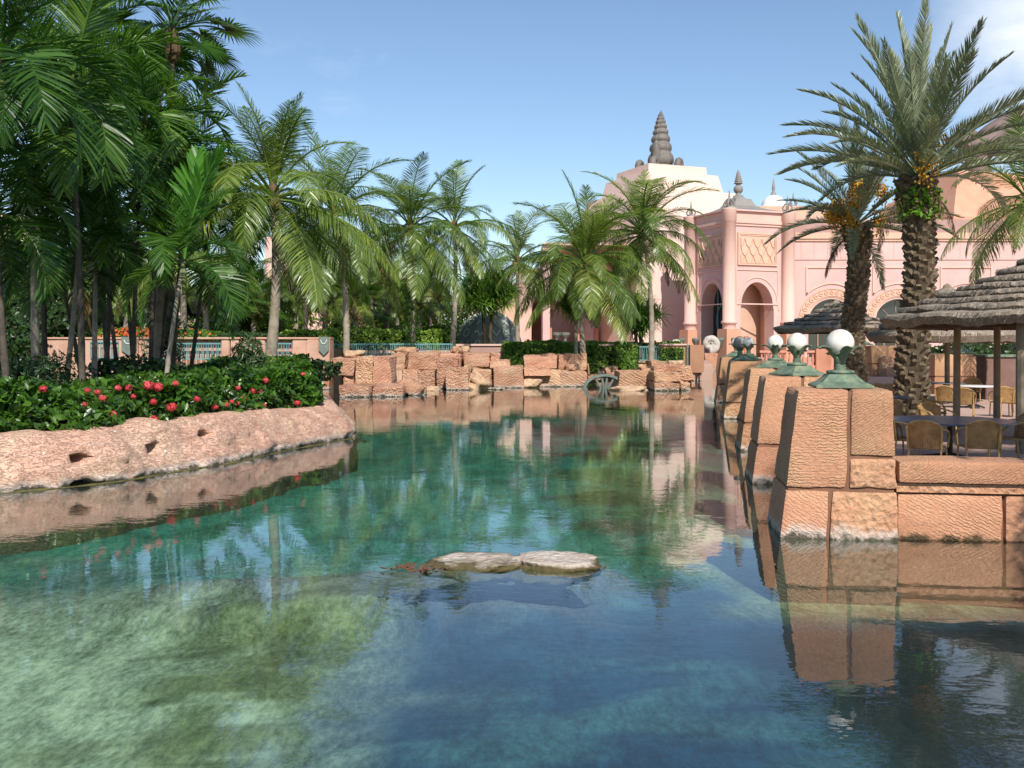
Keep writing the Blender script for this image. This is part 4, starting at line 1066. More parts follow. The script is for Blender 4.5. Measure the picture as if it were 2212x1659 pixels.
# -- corner pavilion
BP = Vector((21.8, 100.0, 0)); AZ = math.radians(22)
pv = thing('corner_pavilion', 'square pink corner pavilion with arches, corner columns and grey finial roof', 'building', BP, AZ, 'pink palace buildings')
SD = 7.3; ZP = 16.2; G0 = .5
def facet(u0, side):
    "wall of the pavilion in local (u, y, z); side 0 = front, 1 = left"
    R_ = Matrix.Identity(4) if side == 0 else Matrix.Translation((0, SD, 0)) @ Matrix.Rotation(-math.pi / 2, 4, 'Z')
    def nb():
        m_ = MB(); m_.M = R_; return m_
    cu, hw = SD / 2, 2.05
    A = arc(cu, hw, 6.0, 2.9, 18, 2.0)
    mb = nb(); arch_wall(mb, 0.3, SD - .3, G0, ZP - 1.6, A, hw, cu, 1.6, .35)
    put('wall', mb, M['pink'], pv)
    mb = nb(); arch_band(mb, arc(cu, hw + .55, 6.0, 3.35), .12, .27, .36, 0); frame_rect(mb, 1.05, SD - 1.05, 6.6, 10.2, .12, .26, .36)
    put('arch_moulding', mb, M['pink2'], pv)
    mb = nb(); frame_rect(mb, 1.25, SD - 1.25, 10.6, 13.9, .16, .18, .36); frame_rect(mb, 1.45, SD - 1.45, 10.8, 13.7, .1, .22, .36)
    put('panel_frame', mb, M['peach'], pv)
    mb = nb(); mb.box(1.4, .28, 10.75, SD - 1.4, .36, 13.75); put('relief_panel', mb, M['peach'], pv)
    w0 = (SD - 3.2) / 4
    for r_ in range(3):
        for k in range(5):
            x = 1.55 + (k + (.5 if r_ % 2 else 0)) * w0; z = 13.35 - r_ * .85
            pts = [(x - w0 * .5, z), (x - w0 * .30, z - .62), (x, z - .92), (x + w0 * .30, z - .62), (x + w0 * .5, z)]
            pts = [(min(SD - 1.58, max(1.58, a)), b) for a, b in pts]
            if pts[-1][0] - pts[0][0] < .3: continue
            mb = nb(); vs = []
            for a, b in pts: vs += [(a, .26, b), (a, .17, b - .03), (a, .28, b - .16)]
            mb.add(vs, [(i * 3 + j, (i + 1) * 3 + j, (i + 1) * 3 + (j + 1) % 3, i * 3 + (j + 1) % 3) for i in range(4) for j in range(3)])
            put('scale_relief', mb, M['peach'], pv)
    mb = nb(); mb.box(0, .22, ZP - 1.6, SD, .7, ZP - 1.35); mb.box(.0, .1, ZP - 1.35, SD, .7, ZP - 1.05); mb.box(.1, .25, ZP - 1.05, SD - .1, .7, ZP - .15)
    put('cornice', mb, M['pink2'], pv)
    mb = nb(); mb.box(1.6, .35, G0, SD / 2 - hw, 1.0, 2.9) if False else mb.box(.9, .22, G0, SD / 2 - hw - .02, .5, 3.1); mb.box(SD / 2 + hw + .02, .22, G0, SD - .9, .5, 3.1)
    put('plinth', mb, M['redstone'], pv)
    return nb
nb = facet(0, 0)
nb1 = facet(0, 1)
# interior: lit back wall behind the front arch, glass behind the left arch
mb = MB(); mb.add([(.6, 1.95, G0), (SD, 4.3, G0), (SD, 4.3, 11), (.6, 1.95, 11)], [(0, 1, 2, 3)])
mb.add([(.6, 1.95, 9.6), (SD, 4.3, 9.6), (SD, 1.9, 9.6), (.6, 1.9, 9.6)], [(0, 1, 2, 3)])
mb.add([(SD - .7, 1.95, G0), (SD - .7, 4.6, G0), (SD - .7, 4.6, 9.6), (SD - .7, 1.95, 9.6)], [(0, 1, 2, 3)])
put('niche_wall', mb, M['peach'], pv)
put('niche_plinth', MB().hexa([(3.9, 2.95, G0), (4.8, 3.28, G0), (4.8, 3.4, G0), (3.9, 3.1, G0), (4.0, 2.98, 3.4), (4.65, 3.24, 3.4), (4.65, 3.36, 3.4), (4.0, 3.1, 3.4)]), M['redstone'], pv)
def gate_glass(parent, nbf, cu, hw, zs, rise, y, z0=G0, pw='window_glass'):
    A = arc(cu, hw, zs, rise, 14)
    mb = nbf(); n = len(A)
    mb.add([(cu - hw, y, z0)] + [(u, y, z) for u, z in A] + [(cu + hw, y, z0)], [tuple(range(n + 2))])
    g_ = put(pw, mb, M['glass'], parent)
    mb = nbf(); yy = y - .08
    for u in (cu - hw * .5, cu, cu + hw * .5): mb.box(u - .05, yy - .04, z0, u + .05, yy + .04, zs + rise * (.95 if u == cu else .8))
    for (c0, c1, r0, r1) in ((cu, zs - 1.0, hw * .62, 1.7), (cu, zs * .45, hw * .5, 1.3)):
        mb.tube([(c0 + math.cos(q) * r0, yy, c1 + math.sin(q) * r1) for q in np.linspace(0, 2 * math.pi, 21)], .05, 5, False)
    mb.box(cu - hw, yy - .04, zs * .52, cu + hw, yy + .04, zs * .52 + .1)
    put('grille', mb, M['teal'], g_)
gate_glass(pv, nb1, SD / 2, 2.05, 6.0, 2.9, 1.9)
# corner columns
def column(parent, u, y, z0=4.1, z1=ZP, r=.66):
    mb = MB().lathe([(r, z0), (r * 1.0, z0 + .5), (r * 1.22, z0 + .55), (r * 1.22, z0 + .75), (r, z0 + .85), (r, z1 - 1.35), (r * 1.12, z1 - 1.3), (r * 1.12, z1 - .1), (r * 1.2, z1), (.01, z1 + .02)], 28, (u, y, 0))
    put('column', mb.mesh('column', True), M['pink2'], parent)
    pl = put('column_plinth', MB().frust(u, y, G0 - 1.2, z0, r * 1.55, r * 1.55, r * 1.25, r * 1.25), M['orange'], parent)
    for k, (dx, dy, q) in enumerate(((0, -r * 1.4, 0), (-r * 1.4, 0, -math.pi / 2))):
        mb = MB().lathe([(.01, 2.2), (.12, 2.25), (.16, 2.7), (.36, 2.95), (.40, 3.15), (.34, 3.2), (.01, 3.2)], 12, (u + dx * 1.15, y + dy * 1.15, 0))
        put('sconce', mb.mesh('sconce', True), M['shield'], pl)
column(pv, 0.05, 0.05); column(pv, SD - .05, .05); column(pv, .05, SD - .05)
# roof
mb = MB().box(-.05, -.05, ZP - .15, SD + .05, SD + .05, ZP); put('parapet', mb, M['pink'], pv)
h_ = SD / 2; mb = MB()
pr = [(3.3, ZP), (3.2, ZP + .12), (2.1, ZP + .40), (1.4, ZP + .75), (1.12, ZP + 1.15), (.95, ZP + 1.55), (.75, ZP + 1.6)]
for (a, za), (b, zb) in zip(pr[:-1], pr[1:]): mb.frust(h_, h_, za, zb, a, a, b, b)
rf = put('roof', mb, M['slate'], pv)
zz = ZP + 1.55
mb = MB().lathe([(.8, zz), (.8, zz + .15), (.55, zz + .2), (.55, zz + .4), (.3, zz + .5), (.28, zz + .65)] + [(.48 * math.sin(a) + .02, zz + 1.1 - .48 * math.cos(a)) for a in np.linspace(.5, 2.7, 9)] +
               [(.22, zz + 1.6), (.38, zz + 1.68)] + [(.40 * (1 - s) ** .7 * (1 + .16 * math.sin(s * 42)) + .02, zz + 1.7 + s * 1.5) for s in np.linspace(0, 1, 40)], 18, (h_, h_, 0))
put('finial', mb.mesh('finial', True), M['slate'], rf)
def fleuron(parent, c, s=1.0):
    mb = MB().frust(c[0], c[1], c[2], c[2] + .25 * s, .45 * s, .45 * s, .35 * s, .35 * s)
    for k in range(4):
        q = math.pi / 2 * k + .78
        mb.tube([(c[0] + math.cos(q) * .4 * s, c[1] + math.sin(q) * .4 * s, c[2] + .2 * s), (c[0] + math.cos(q) * .55 * s, c[1] + math.sin(q) * .55 * s, c[2] + .5 * s), (c[0] + math.cos(q) * .3 * s, c[1] + math.sin(q) * .3 * s, c[2] + .85 * s), (c[0], c[1], c[2] + 1.05 * s), (c[0], c[1], c[2] + 1.9 * s)], [.12 * s, .1 * s, .1 * s, .12 * s, .03 * s], 6)
    put('corner_ornament', mb, M['slate'], parent)
fleuron(pv, (.1, .1, ZP), 1.0); fleuron(pv, (.1, SD - .1, ZP), .9); fleuron(pv, (SD - .1, .1, ZP), .9)

# -- arcade wing on the right
YWG = 105.0
wg = thing('arcade_wing', 'long pink arcade wing with arched windows right of the pavilion', 'building', (29.5, YWG, 0), 0, 'pink palace buildings')
def lx(px): return X(px, YWG) - 29.5
zc = Z(503, YWG)
cents = [1797, 1941, 2087, 2233, 2379]; hwin = 51 / FPX * YWG
edges = [1757] + [(a + b) / 2 for a, b in zip(cents[:-1], cents[1:])] + [2460]
edges[0] = 1716
for k, c_ in enumerate(cents):
    cu = lx(c_); zs = Z(697, YWG); A = arc(cu, hwin, zs, hwin * 1.0, 20)
    mb = MB(); arch_wall(mb, lx(edges[k]), lx(edges[k + 1]), .3, Z(520, YWG), A, hwin, cu, .9, 0.0); put('wall', mb, M['pink'], wg)
    # carved ring with curls
    A2 = arc(cu, hwin + .32, zs, hwin + .32, 24)
    mb = MB(); arch_band(mb, arc(cu, hwin + .18, zs, hwin + .18, 24), .9, -.07, .0, 0); bnd = put('arch_ring', mb, M['peach'], wg)
    mb = MB()
    arch_band(mb, A2, .07, -.14, -.06, 0); arch_band(mb, arc(cu, hwin + 1.02, zs, hwin + 1.02, 24), .09, -.14, -.06, 0)
    put('ring_edge', mb, M['peach'], bnd)
    for j in range(17):
        q = math.pi * (j + .5) / 17
        ctr = (cu + math.cos(q) * (hwin + .68), zs + math.sin(q) * (hwin + .68))
        pts = [(ctr[0] + math.cos(q + a) * .27 * (1 - a / 9), -.10, ctr[1] + math.sin(q + a) * .27 * (1 - a / 9)) for a in np.linspace(0, 7, 13)]
        put('curl', MB().tube(pts, .055, 4), M['peach'], bnd)
    n = len(A); mb = MB()
    mb.add([(cu - hwin, .85, .3)] + [(u, .85, z) for u, z in A] + [(cu + hwin, .85, .3)], [tuple(range(n + 2))])
    gl_ = put('window_glass', mb, M['glass'], wg)
    mb = MB()
    for q in (45, 90, 135): mb.tube([(cu, .80, zs), (cu + math.cos(math.radians(q)) * hwin, .80, zs + math.sin(math.radians(q)) * hwin)], .05, 4)
    for u in (-.5, 0, .5): mb.box(cu + u * hwin - .05, .76, .3, cu + u * hwin + .05, .84, zs)
    mb.box(cu - hwin, .76, zs - .06, cu + hwin, .84, zs + .06)
    put('glazing_bar', mb, M['mauve'], gl_)
    # framed panel above with a curved foot
    u0, u1 = cu - 2.75, cu + 2.75; zt_ = Z(576, YWG)
    mb = MB(); mb.box(u0, -.12, zt_ - .16, u1, .0, zt_); 
    for u in (u0, u1 - .16): mb.box(u, -.12, Z(637, YWG), u + .16, 0, zt_ - .16)
    Ac = [(u0 + .08 + (u1 - u0 - .16) * s, Z(637, YWG) + 1.15 * math.sin(math.pi * s) ** .8) for s in np.linspace(0, 1, 17)]
    arch_band(mb, Ac, .16, -.12, 0, 0)
    put('panel_frame', mb, M['pink2'], wg)
ul, ur = lx(1716), lx(2460)
mb = MB(); mb.box(ul, -.30, Z(516, YWG), ur, .5, Z(503, YWG)); mb.box(ul, -.16, Z(521, YWG), ur, .5, Z(516, YWG)); put('cornice', mb, M['peach'], wg)
mb = MB(); mb.box(ul, -.06, Z(562, YWG), ur, .02, Z(560.6, YWG)); put('string_course', mb, M['mauve'], wg)
mb = MB(); mb.box(ul, 2.5, Z(505, YWG), ur, 9, 2.73 + (740 - 474) / FPX * (YWG + 2.5)); put('upper_band', mb, M['mauve'], wg)
mb = MB(); mb.box(ul, .95, .2, ur, 9, Z(504, YWG)); put('wing_body', mb, M['pink'], wg)
mb = MB()
for k in range(26): u = ul + (ur - ul) * (k + .5) / 26; mb.box(u - .015, -.012, Z(560, YWG), u + .015, .02, Z(521, YWG))
put('joint_lines', mb, M['mauve'], wg, kind='stuff')
# orange roof band and white dome behind the pavilion
orr = thing('roof_terrace', 'orange flat-roofed block behind the corner pavilion with a white dome', 'building', (X(1700, 118), 118, 0), 0, 'pink palace buildings')
put('wall', MB().box(X(1640, 118) - X(1700, 118), 0, 1, X(1835, 118) - X(1700, 118), 8, Z(445, 118)), M['peach'], orr)
xd = X(1671, 121) - X(1700, 118); zd = Z(446, 121); rd_ = 26 / FPX * 121
dm = put('dome', MB().lathe([(rd_ * 1.06, -.3), (rd_ * 1.06, .0)] + [(rd_ * math.cos(a), rd_ * .95 * math.sin(a)) for a in np.linspace(.05, 1.5, 12)], 32, (xd, 3, zd)).mesh('d', True), M['whitedome'], orr)
put('finial', MB().lathe([(.35, 0), (.3, .25), (.15, .5), (.22, .8), (.05, 2.0), (.001, 2.1)], 10, (xd, 3, zd + rd_ * .93)).mesh('f', True), M['slate'], dm)
fleuron(orr, (X(1716, 118) - X(1700, 118), .5, Z(446, 118)), .9)

# -- stepped tower with the great spiral shell
TC = Vector((16.2, 118.0, 0))
tw_ = thing('stepped_tower', 'pale stepped tower crowned by a great spiral sea shell', 'building', TC, AZ, 'pink palace buildings')
hs = 4.0; ZT = 24.0; cx = cy = hs
def tier(z0, z1, a0, a1, nm='tier'): put(nm, MB().frust(cx, cy, z0, z1, a0, a0, a1, a1), M['tower'], tw_)
tier(22.9, ZT, 4.05, 4.0); tier(20.6, 22.9, 5.5, 5.0); tier(17.3, 20.6, 7.6, 6.7); tier(0, 17.3, 8.8, 8.3)
# recessed arch fields on the tower's left face
mb = MB(); mb.add([(cx - 5.03, cy - 2.6, 20.8), (cx - 5.03, cy + 2.6, 20.8), (cx - 4.9, cy + 2.6, 22.5), (cx - 4.9, cy - 2.6, 22.5)], [(0, 1, 2, 3)])
# shell
def shell_prof():
    P = [(1.0, 0)]
    z = 0; hts = [1.75, 1.2, .95, .75, .62, .52, .42, .34, .22]; rs = [1.62, 1.38, 1.16, .96, .78, .62, .47, .33, .19]
    for h, r in zip(hts, rs):
        for s in np.linspace(.06, .97, 9): P.append((r * (.72 + .28 * math.sin(math.pi * s) ** .6) * (1.02 - .06 * s), z + h * s))
        z += h
    return P + [(.06, z + .05), (.001, z + .35)]
def twist(r, z, q, j): return r, z + .22 * (q / (2 * math.pi)) - .11
mb = MB().lathe(shell_prof(), 32, (cx, cy, ZT + .45), twist)
sh = put('spiral_shell', mb.mesh('shell', True), M['bronze'], tw_)
mb = MB()
for k in range(5):
    q = -math.pi / 2 + (k - 2) * 1.2; pts = [(cx + math.cos(q + z * .05) * r * 1.02, cy + math.sin(q + z * .05) * r * 1.02, ZT + .45 + z) for r, z in shell_prof()[1:70]]
    mb.tube(pts, .035, 4)
put('shell_seam', mb, M['slate'], sh)
mb = MB().lathe([(2.2, 0), (2.0, .25), (1.3, .7), (1.0, 1.0)], 20, (cx, cy, ZT)); put('shell_foot', mb, M['bronze'], sh)
for (dx, dy) in ((1.55, -1.6), (-1.6, -1.6), (-1.8, 1.6), (1.6, 1.6)):
    pts = []; rad = []
    for k in range(30):
        s = k / 29; q = s * 3.4 * math.pi; r = .18 + .60 * s; pts.append((cx + dx * 1.1 + math.cos(q) * r * .72, cy + dy + math.cos(q) * r * .5, ZT + .50 + math.sin(q) * r)); rad.append(.14 + .34 * s)
    put('volute', MB().tube(pts, rad, 8).mesh('v', True), M['bronze'], sh)
mb = MB().lathe([(.25, 0), (.42, .4), (.5, 1.6), (.45, 2.4), (.3, 3.1), (.01, 3.4)], 12, (cx - 1.15, cy - .9, ZT + .2)); put('shell_lip', mb.mesh('lip', True), M['bronze'], sh)

# -- shaded entrance front between dome and pavilion
YE = 115.0
en = thing('entrance_front', 'shaded pink entrance front with tall glazed arch left of the pavilion', 'building', (0, YE, 0), 0, 'pink palace buildings')
def ex(px): return X(px, YE)
def ez(py): return Z(py, YE)
cu = ex(1440); hw = ex(1481) - cu
A = arc(cu, hw, ez(650), ez(560) - ez(650), 20, 1.7)
mb = MB(); arch_wall(mb, ex(1385), ex(1500), .8, ez(470), A, hw, cu, 3.0, 0); put('wall', mb, M['pink'], en)
gate_glass(en, MB, cu, hw, ez(650), (ez(560) - ez(650)) * .97, 3.0, .8)
A = arc(ex(1308), ex(1326) - ex(1308), ez(665), ez(640) - ez(665), 14, 1.5)
mb = MB(); arch_wall(mb, ex(1255), ex(1385), .8, ez(520), A, ex(1326) - ex(1308), ex(1308), 2.0, 4.0); put('wall', mb, M['pink'], en)
put('niche_wall', MB().box(ex(1280), 6.5, .8, ex(1340), 6.8, ez(600)), M['pink2'], en)
A = arc(ex(1220), ex(1250) - ex(1220), ez(670), ez(630) - ez(670), 14)
mb = MB(); arch_wall(mb, ex(1175), ex(1260), .8, ez(540), A, ex(1250) - ex(1220), ex(1220), 3.0, 2.0); put('wall', mb, M['pink'], en)
put('shade_wall', MB().box(ex(1180), 7, .8, ex(1262), 7.4, ez(560)), M['pink'], en)
put('pier', MB().box(ex(1168), -8.2, .8, ex(1182), 3, ez(545)), M['pink'], en)
put('porch_roof', MB().box(ex(1168), -8.5, ez(545), ex(1386), 8, ez(540)), M['pink2'], en)
mb = MB()
for a, b in ((1180, 1192), (1246, 1262), (1290, 1299), (1326, 1384), (1486, 1500)): mb.box(ex(a), -.3 if a < 1200 or a > 1400 else 1.7 if a < 1270 else 3.7, .8, ex(b), 4.2, ez(708))
put('plinth', mb, M['redstone'], en)
for px in (1203, 1222, 1346):
    put('sconce', MB().lathe([(.01, 2.4), (.15, 2.5), (.2, 3.2), (.55, 3.6), (.6, 3.9), (.01, 3.95)], 12, (ex(px), 1.2, 0)), M['shield'], en)
ll = thing('side_wing', 'sunlit pink side wing behind the dome with a dark arch', 'building', (0, 112, 0), 0, 'pink palace buildings')
mb = MB(); c0 = X(1163, 112); A = arc(c0, X(1178, 112) - c0, Z(680, 112), 2.0, 10)
arch_wall(mb, X(1118, 112), X(1182, 112), .8, Z(585, 112), A, X(1178, 112) - c0, c0, 3, 0)
put('wall', mb, M['pink2'], ll)
put('body', MB().box(X(1010, 112), 1.2, .8, X(1130, 112), 6, Z(612, 112)), M['peach'], ll)
put('back_wall', MB().box(X(1120, 112), 3.2, .8, X(1190, 112), 6, Z(590, 112)), M['redstone'], ll)
put('cornice', MB().box(X(1116, 112), -.3, Z(585, 112), X(1186, 112), 3.1, Z(580, 112)), M['peach'], ll)

# -- distant wing behind the palms on the left
hh = thing('distant_wing', 'far pink hotel wing with grey sloping roof seen between the palms', 'building', (0, 128, 0), 0, 'pink palace buildings')
put('wall', MB().box(X(-60, 128), 0, 1, X(880, 128), 10, Z(640, 128)), M['pink2'], hh)
mb = MB(); a, b = X(560, 128), X(730, 128)
mb.hexa([(a, -.6, Z(652, 128)), (b, -.6, Z(652, 128)), (b, 8, Z(652, 128)), (a, 8, Z(652, 128)), (a + 1, 4, Z(590, 128)), (b - 2, 4, Z(590, 128)), (b - 2, 6, Z(590, 128)), (a + 1, 6, Z(590, 128))])
put('roof', mb, M['slate'], hh)
put('gable_block', MB().box(X(-40, 128), 1, 8, X(60, 128), 6, Z(462, 128)), M['pink2'], hh)
put('tower_block', MB().box(X(560, 128), 3, 8, X(612, 128), 8, Z(505, 128)), M['pink2'], hh)
mb = MB()
for px in range(-40, 560, 36): mb.box(X(px, 128), -.06, 4.5, X(px + 14, 128), .05, 7.2)
put('window', mb, M['glass'], hh)

# -- stepped pyramid with the bronze tail, top right
YP = 117.0
py_ = thing('stepped_pyramid', 'orange stepped stone pyramid at the upper right behind the date palms', 'building', (X(2150, YP), YP, 0), math.radians(14), 'pink palace buildings')
k = YP / FPX
for (z0, z1, a0, a1) in ((Z(478, YP), Z(415, YP), 150 * k, 118 * k), (Z(415, YP), Z(372, YP), 112 * k, 92 * k), (.5, Z(478, YP), 150 * k, 150 * k)):
    put('tier', MB().frust(0, 5, z0, z1, a0, a0, a1, a1), M['orange'], py_)
YT = YP + 5
tb = at(2150, 372, YT)
tl = thing('bronze_tail', 'huge curved brown bronze tail on top of the stepped pyramid', 'sculpture', tb)
tq = lambda px, py, dy=0: tuple(at(px, py, YT) - tb + Vector((0, dy, 0)))
kt = YT / FPX
mb = MB(); mb.tube(bez_pts([tq(*p) for p in ((2122, 400), (2112, 360), (2116, 328), (2145, 300), (2200, 275), (2265, 235), (2330, 170), (2370, 90))], 4), list(np.interp(np.linspace(0, 7, 29), range(8), [27 * kt, 25 * kt, 27 * kt, 33 * kt, 40 * kt, 44 * kt, 38 * kt, 24 * kt])), 20)
put('body', mb.mesh('body', True), M['brownmetal'], tl)
P = [(2047, 298), (2066, 291), (2090, 289), (2116, 298), (2122, 330), (2102, 338), (2082, 318), (2064, 305)]
mb = MB(); n = len(P)
mb.add([tq(x, y, -1.6) for x, y in P] + [tq(x, y, 1.2) for x, y in P], [tuple(range(n))[::-1], tuple(range(n, 2 * n))] + [(i, i + n, (i + 1) % n + n, (i + 1) % n) for i in range(n)])
put('fin', mb.mesh('fin', bevel=.12), M['brownmetal'], tl)
mb = MB().tube([tq(2125, 335, -1.5), tq(2180, 326, -2), tq(2260, 318, -2), tq(2340, 300, -1)], [.5, .9, 1.0, .8], 10); put('lower_fin', mb.mesh('lf', True), M['bronze'], tl)

# ------------------------------------------------------------------ terrace furniture
GT = 0.55
def make_chair(label, loc, rz):
    t = thing('cane_chair', label, 'chair', loc, rz, 'cane chairs on the terrace')
    mb = MB(); n = 8; vs = []
    for j, (z, back) in enumerate(((.42, 0), (.60, .03), (.78, .07), (.88, .10))):
        for k in range(n + 1):
            s = k / n * 2 - 1; w = .26 + .015 * j
            zz = z - (0.09 * s * s if j == 3 else 0)
            vs.append((s * w, -.24 - back + .05 * s * s, zz))
    o = len(vs); vs += [(x, y - .025, z) for x, y, z in vs]
    fs = [(j * (n + 1) + k, j * (n + 1) + k + 1, (j + 1) * (n + 1) + k + 1, (j + 1) * (n + 1) + k) for j in range(3) for k in range(n)]
    fs += [tuple(i + o for i in f[::-1]) for f in fs]
    mb.add(vs, fs); put('backrest', mb, M['weave'], t)
    mb = MB(); top = [(s * .275, -.345 + .05 * s * s, .885 - .09 * s * s) for s in np.linspace(-1, 1, 9)]
    mb.tube([(-.26, -.24, .42)] + top + [(.26, -.24, .42)], .02, 6); put('back_frame', mb, M['frame'], t)
    mb = MB().box(-.25, -.25, .405, .25, .24, .44); put('seat', mb.mesh('seat', bevel=.015), M['weave'], t)
    for s in (-1, 1):
        mb = MB().tube([(s * .275, -.31, .76), (s * .30, -.12, .73), (s * .31, .08, .69), (s * .30, .20, .60), (s * .275, .235, .42)], .018, 6); put('arm', mb, M['frame'], t)
        mb = MB().tube([(s * .25, .22, .42), (s * .265, .25, 0)], .018, 6); put('leg', mb, M['frame'], t)
        mb = MB().tube([(s * .25, -.23, .42), (s * .27, -.30, 0)], .018, 6); put('leg', mb, M['frame'], t)
    return t
def make_table(label, loc, r, top, sq=1.0):
    t = thing('terrace_table', label, 'table', loc, 0, 'tables on the terrace')
    mb = MB().lathe([(.001, .715), (r - .03, .715), (r, .725), (r, .745), (r - .01, .755), (.001, .758)], 48)
    put('tabletop', mb.mesh('top'), M[top], t)
    put('pedestal_leg', MB().lathe([(.16, 0), (.15, .04), (.05, .08), (.045, .68), (.14, .715)], 14), M['darkmetal'], t)
    for k in range(4):
        q = math.pi / 4 + k * math.pi / 2
        put('foot', MB().tube([(.06 * math.cos(q), .06 * math.sin(q), .12), (.5 * r * math.cos(q), .5 * r * math.sin(q), .03)], .03, 6), M['darkmetal'], t)
    return t
def g(px, Y): return (X(px, Y), Y, GT)
T1 = g(2052, 18.4); make_table('large round slate-blue table nearest the wall, under the big umbrella', T1, 1.13, 'tabletop')
T2 = g(1915, 26.4); make_table('small dark table left of the thick date palm trunk', T2, .62, 'tabletop')
T3 = g(1893, 33.2); make_table('sunlit white-topped table behind the nearest pedestal', T3, .55, 'whitetop')
T4 = g(2106, 33.0); make_table('white-topped table in the sun beyond the umbrella posts', T4, .62, 'whitetop')
T5 = g(2040, 35.5); make_table('dark table farthest back, before the shaded stone blocks', T5, .7, 'tabletop')
def face(p, q): return math.atan2(q[1] - p[1], q[0] - p[0]) - math.pi / 2
CH = [(2004, 16.75, T1, 'cane chair with its back to the water, left of two at the large table'), (2112, 16.85, T1, 'cane chair with its back to the water, right of two at the large table'),
      (1944, 18.2, T1, 'shaded cane chair at the left end of the large table'), (2178, 18.3, T1, 'shaded cane chair at the right end of the large table'),
      (2028, 21.3, None, 'sunlit cane chair behind the large table, right of the thick palm trunk'), (2020, 25.0, None, 'cane chair with looped arms beside the thick palm trunk'),
      (1928, 22.6, T1, 'sunlit cane chair just right of the nearest pedestal'), (1897, 31.2, T2, 'cane chair left of its twin at the small dark table'), (1922, 31.0, T2, 'cane chair right of its twin at the small dark table'),
      (2046, 30.0, T4, 'cane chair left of the white table, next to an umbrella post'), (2082, 28.6, T4, 'dark shaded cane chair before the white table'), (2163, 29.4, T4, 'sunlit cane chair right of the white table by the second post'),
      (2100, 36.2, T4, 'cane chair on the far side of the white table'), (2192, 29.0, None, 'half-lit cane chair at the right edge of the terrace')]
ch0 = None
for px, Y, tb, lab in CH:
    p = g(px, Y); rz = face(p, tb) if tb else math.radians(200 if px == 2028 else 250 if px == 2020 else 120)
    if ch0 is None: ch0 = make_chair(lab, p, rz)
    else: copy_thing(ch0, p, rz, lab)

def umbrella(label, c, R, ze, za, tiers, posts, seed, strands=900, n=72, rim=.14):
    t = thing('thatched_umbrella', label, 'parasol', (c[0], c[1], GT), 0, 'thatched umbrellas on the terrace')
    ze -= GT; za -= GT
    rr = random.Random(seed)
    def hz(r): s = r / R; return ze + rim + (za - ze - rim) * (1 - s) ** 1.0 * (1 - .16 * math.sin(math.pi * s))
    for k in range(tiers):
        r1 = R * (1 - k / tiers) ; r0 = max(.02, R * (1 - (k + 1) / tiers) - .12)
        lift = .0
        stp = .75 * (za - ze) / tiers
        prof = [(r0, hz(r0) + .02)] + [(r0 + (r1 - r0) * s, hz(r0 + (r1 - r0) * s) + stp * s) for s in (.33, .66, .92)] + [(r1, hz(r1) + stp * .92), (r1 + .03, hz(r1) + stp * .5), (r1 - .12, hz(r1) - (.02 if k else rim * .6)), (max(.02, r0 - .1), hz(r0) - .10)]
        sd = seed * 10 + k
        def wob(r, z, q, j):
            w = .045 * fbm(math.cos(q) * 4, math.sin(q) * 4, sd, 1.0, 3) + .018 * noise.noise(Vector((math.cos(q) * 30, math.sin(q) * 30, sd))) + .02 * noise.noise(Vector((math.cos(q) * 70, math.sin(q) * 70, sd)))
            return r + (w if j >= 3 else 0), z + (w * 1.3 if j in (4, 5, 6) else w * .6)
        mb = MB().lathe(prof, n, (0, 0, 0), wob)
        put('thatch_tier', mb.mesh('tier', False), M['thatch'], t)
    # loose straw lying down the slope and hanging over each rim
    mb = MB()
    for _ in range(strands):
        k = rr.randrange(tiers); q = rr.uniform(0, 2 * math.pi); r1 = R * (1 - k / tiers); s = rr.random() ** .5
        r = max(.15, r1 - (1 - s) * R / tiers * 1.0); ln = rr.uniform(.14, .42); q2 = q + (rr.uniform(-.3, .3) + .25 * math.sin(q * 9 + k)) * ln / max(r, .4)
        z0 = hz(r) + .01 + .75 * (za - ze) / tiers * s; r2 = min(r + ln, r1 + .07)
        z1 = hz(min(r2, r1)) + .75 * (za - ze) / tiers * min(1, s + .2) - (.10 if r2 > r1 - .02 else -.01) + rr.uniform(-.01, .03)
        a = Vector((r * math.cos(q), r * math.sin(q), z0)); b = Vector((r2 * math.cos(q2), r2 * math.sin(q2), z1)); w = Vector((-math.sin(q), math.cos(q), 0)) * rr.uniform(.007, .017) * (1 if R > 3 else 1.8)
        mb.add([a - w, a + w, b + w * .4, b - w * .4], [(0, 1, 2, 3)])
    put('straw_strands', mb, M['strand'], t, kind='stuff')
    put('ridge_cap', MB().lathe([(.16, za - .08), (.13, za + .02), (.05, za + .08), (.001, za + .1)], 14).mesh('c', True), M['thatch'], t)
    for k in range(10):
        q = 2 * math.pi * k / 10
        put('rafter', MB().tube([(.1 * math.cos(q), .1 * math.sin(q), za - .25), (R * .94 * math.cos(q), R * .94 * math.sin(q), ze + .03)], .045, 6), M['wood'], t)
    put('ring_beam', MB().lathe([(R * .80, ze + .02), (R * .84, ze + .02), (R * .84, ze + .2), (R * .80, ze + .2), (R * .80, ze + .02)], 40), M['wood'], t)
    for (dx, dy, r) in posts:
        put('post', MB().tube([(dx, dy, -.05), (dx * .99, dy * .99, ze + .55 if (dx, dy) != (0, 0) else za - .1)], r, 10), M['palewood'], t)
    return t
c1 = (X(2290, 22), 22.0)
def po(px, Y, r=.085): return (X(px, Y) - c1[0], Y - c1[1], r)
umbrella('large thatched umbrella with many grey straw tiers at the right edge', c1, 3.72, 3.02, 4.95, 9, [po(2066, 23.4, .08), po(2153, 24.6, .08), po(2208, 19.6, .12), po(2330, 24.6), po(2400, 21)], 1, 11000, 220)
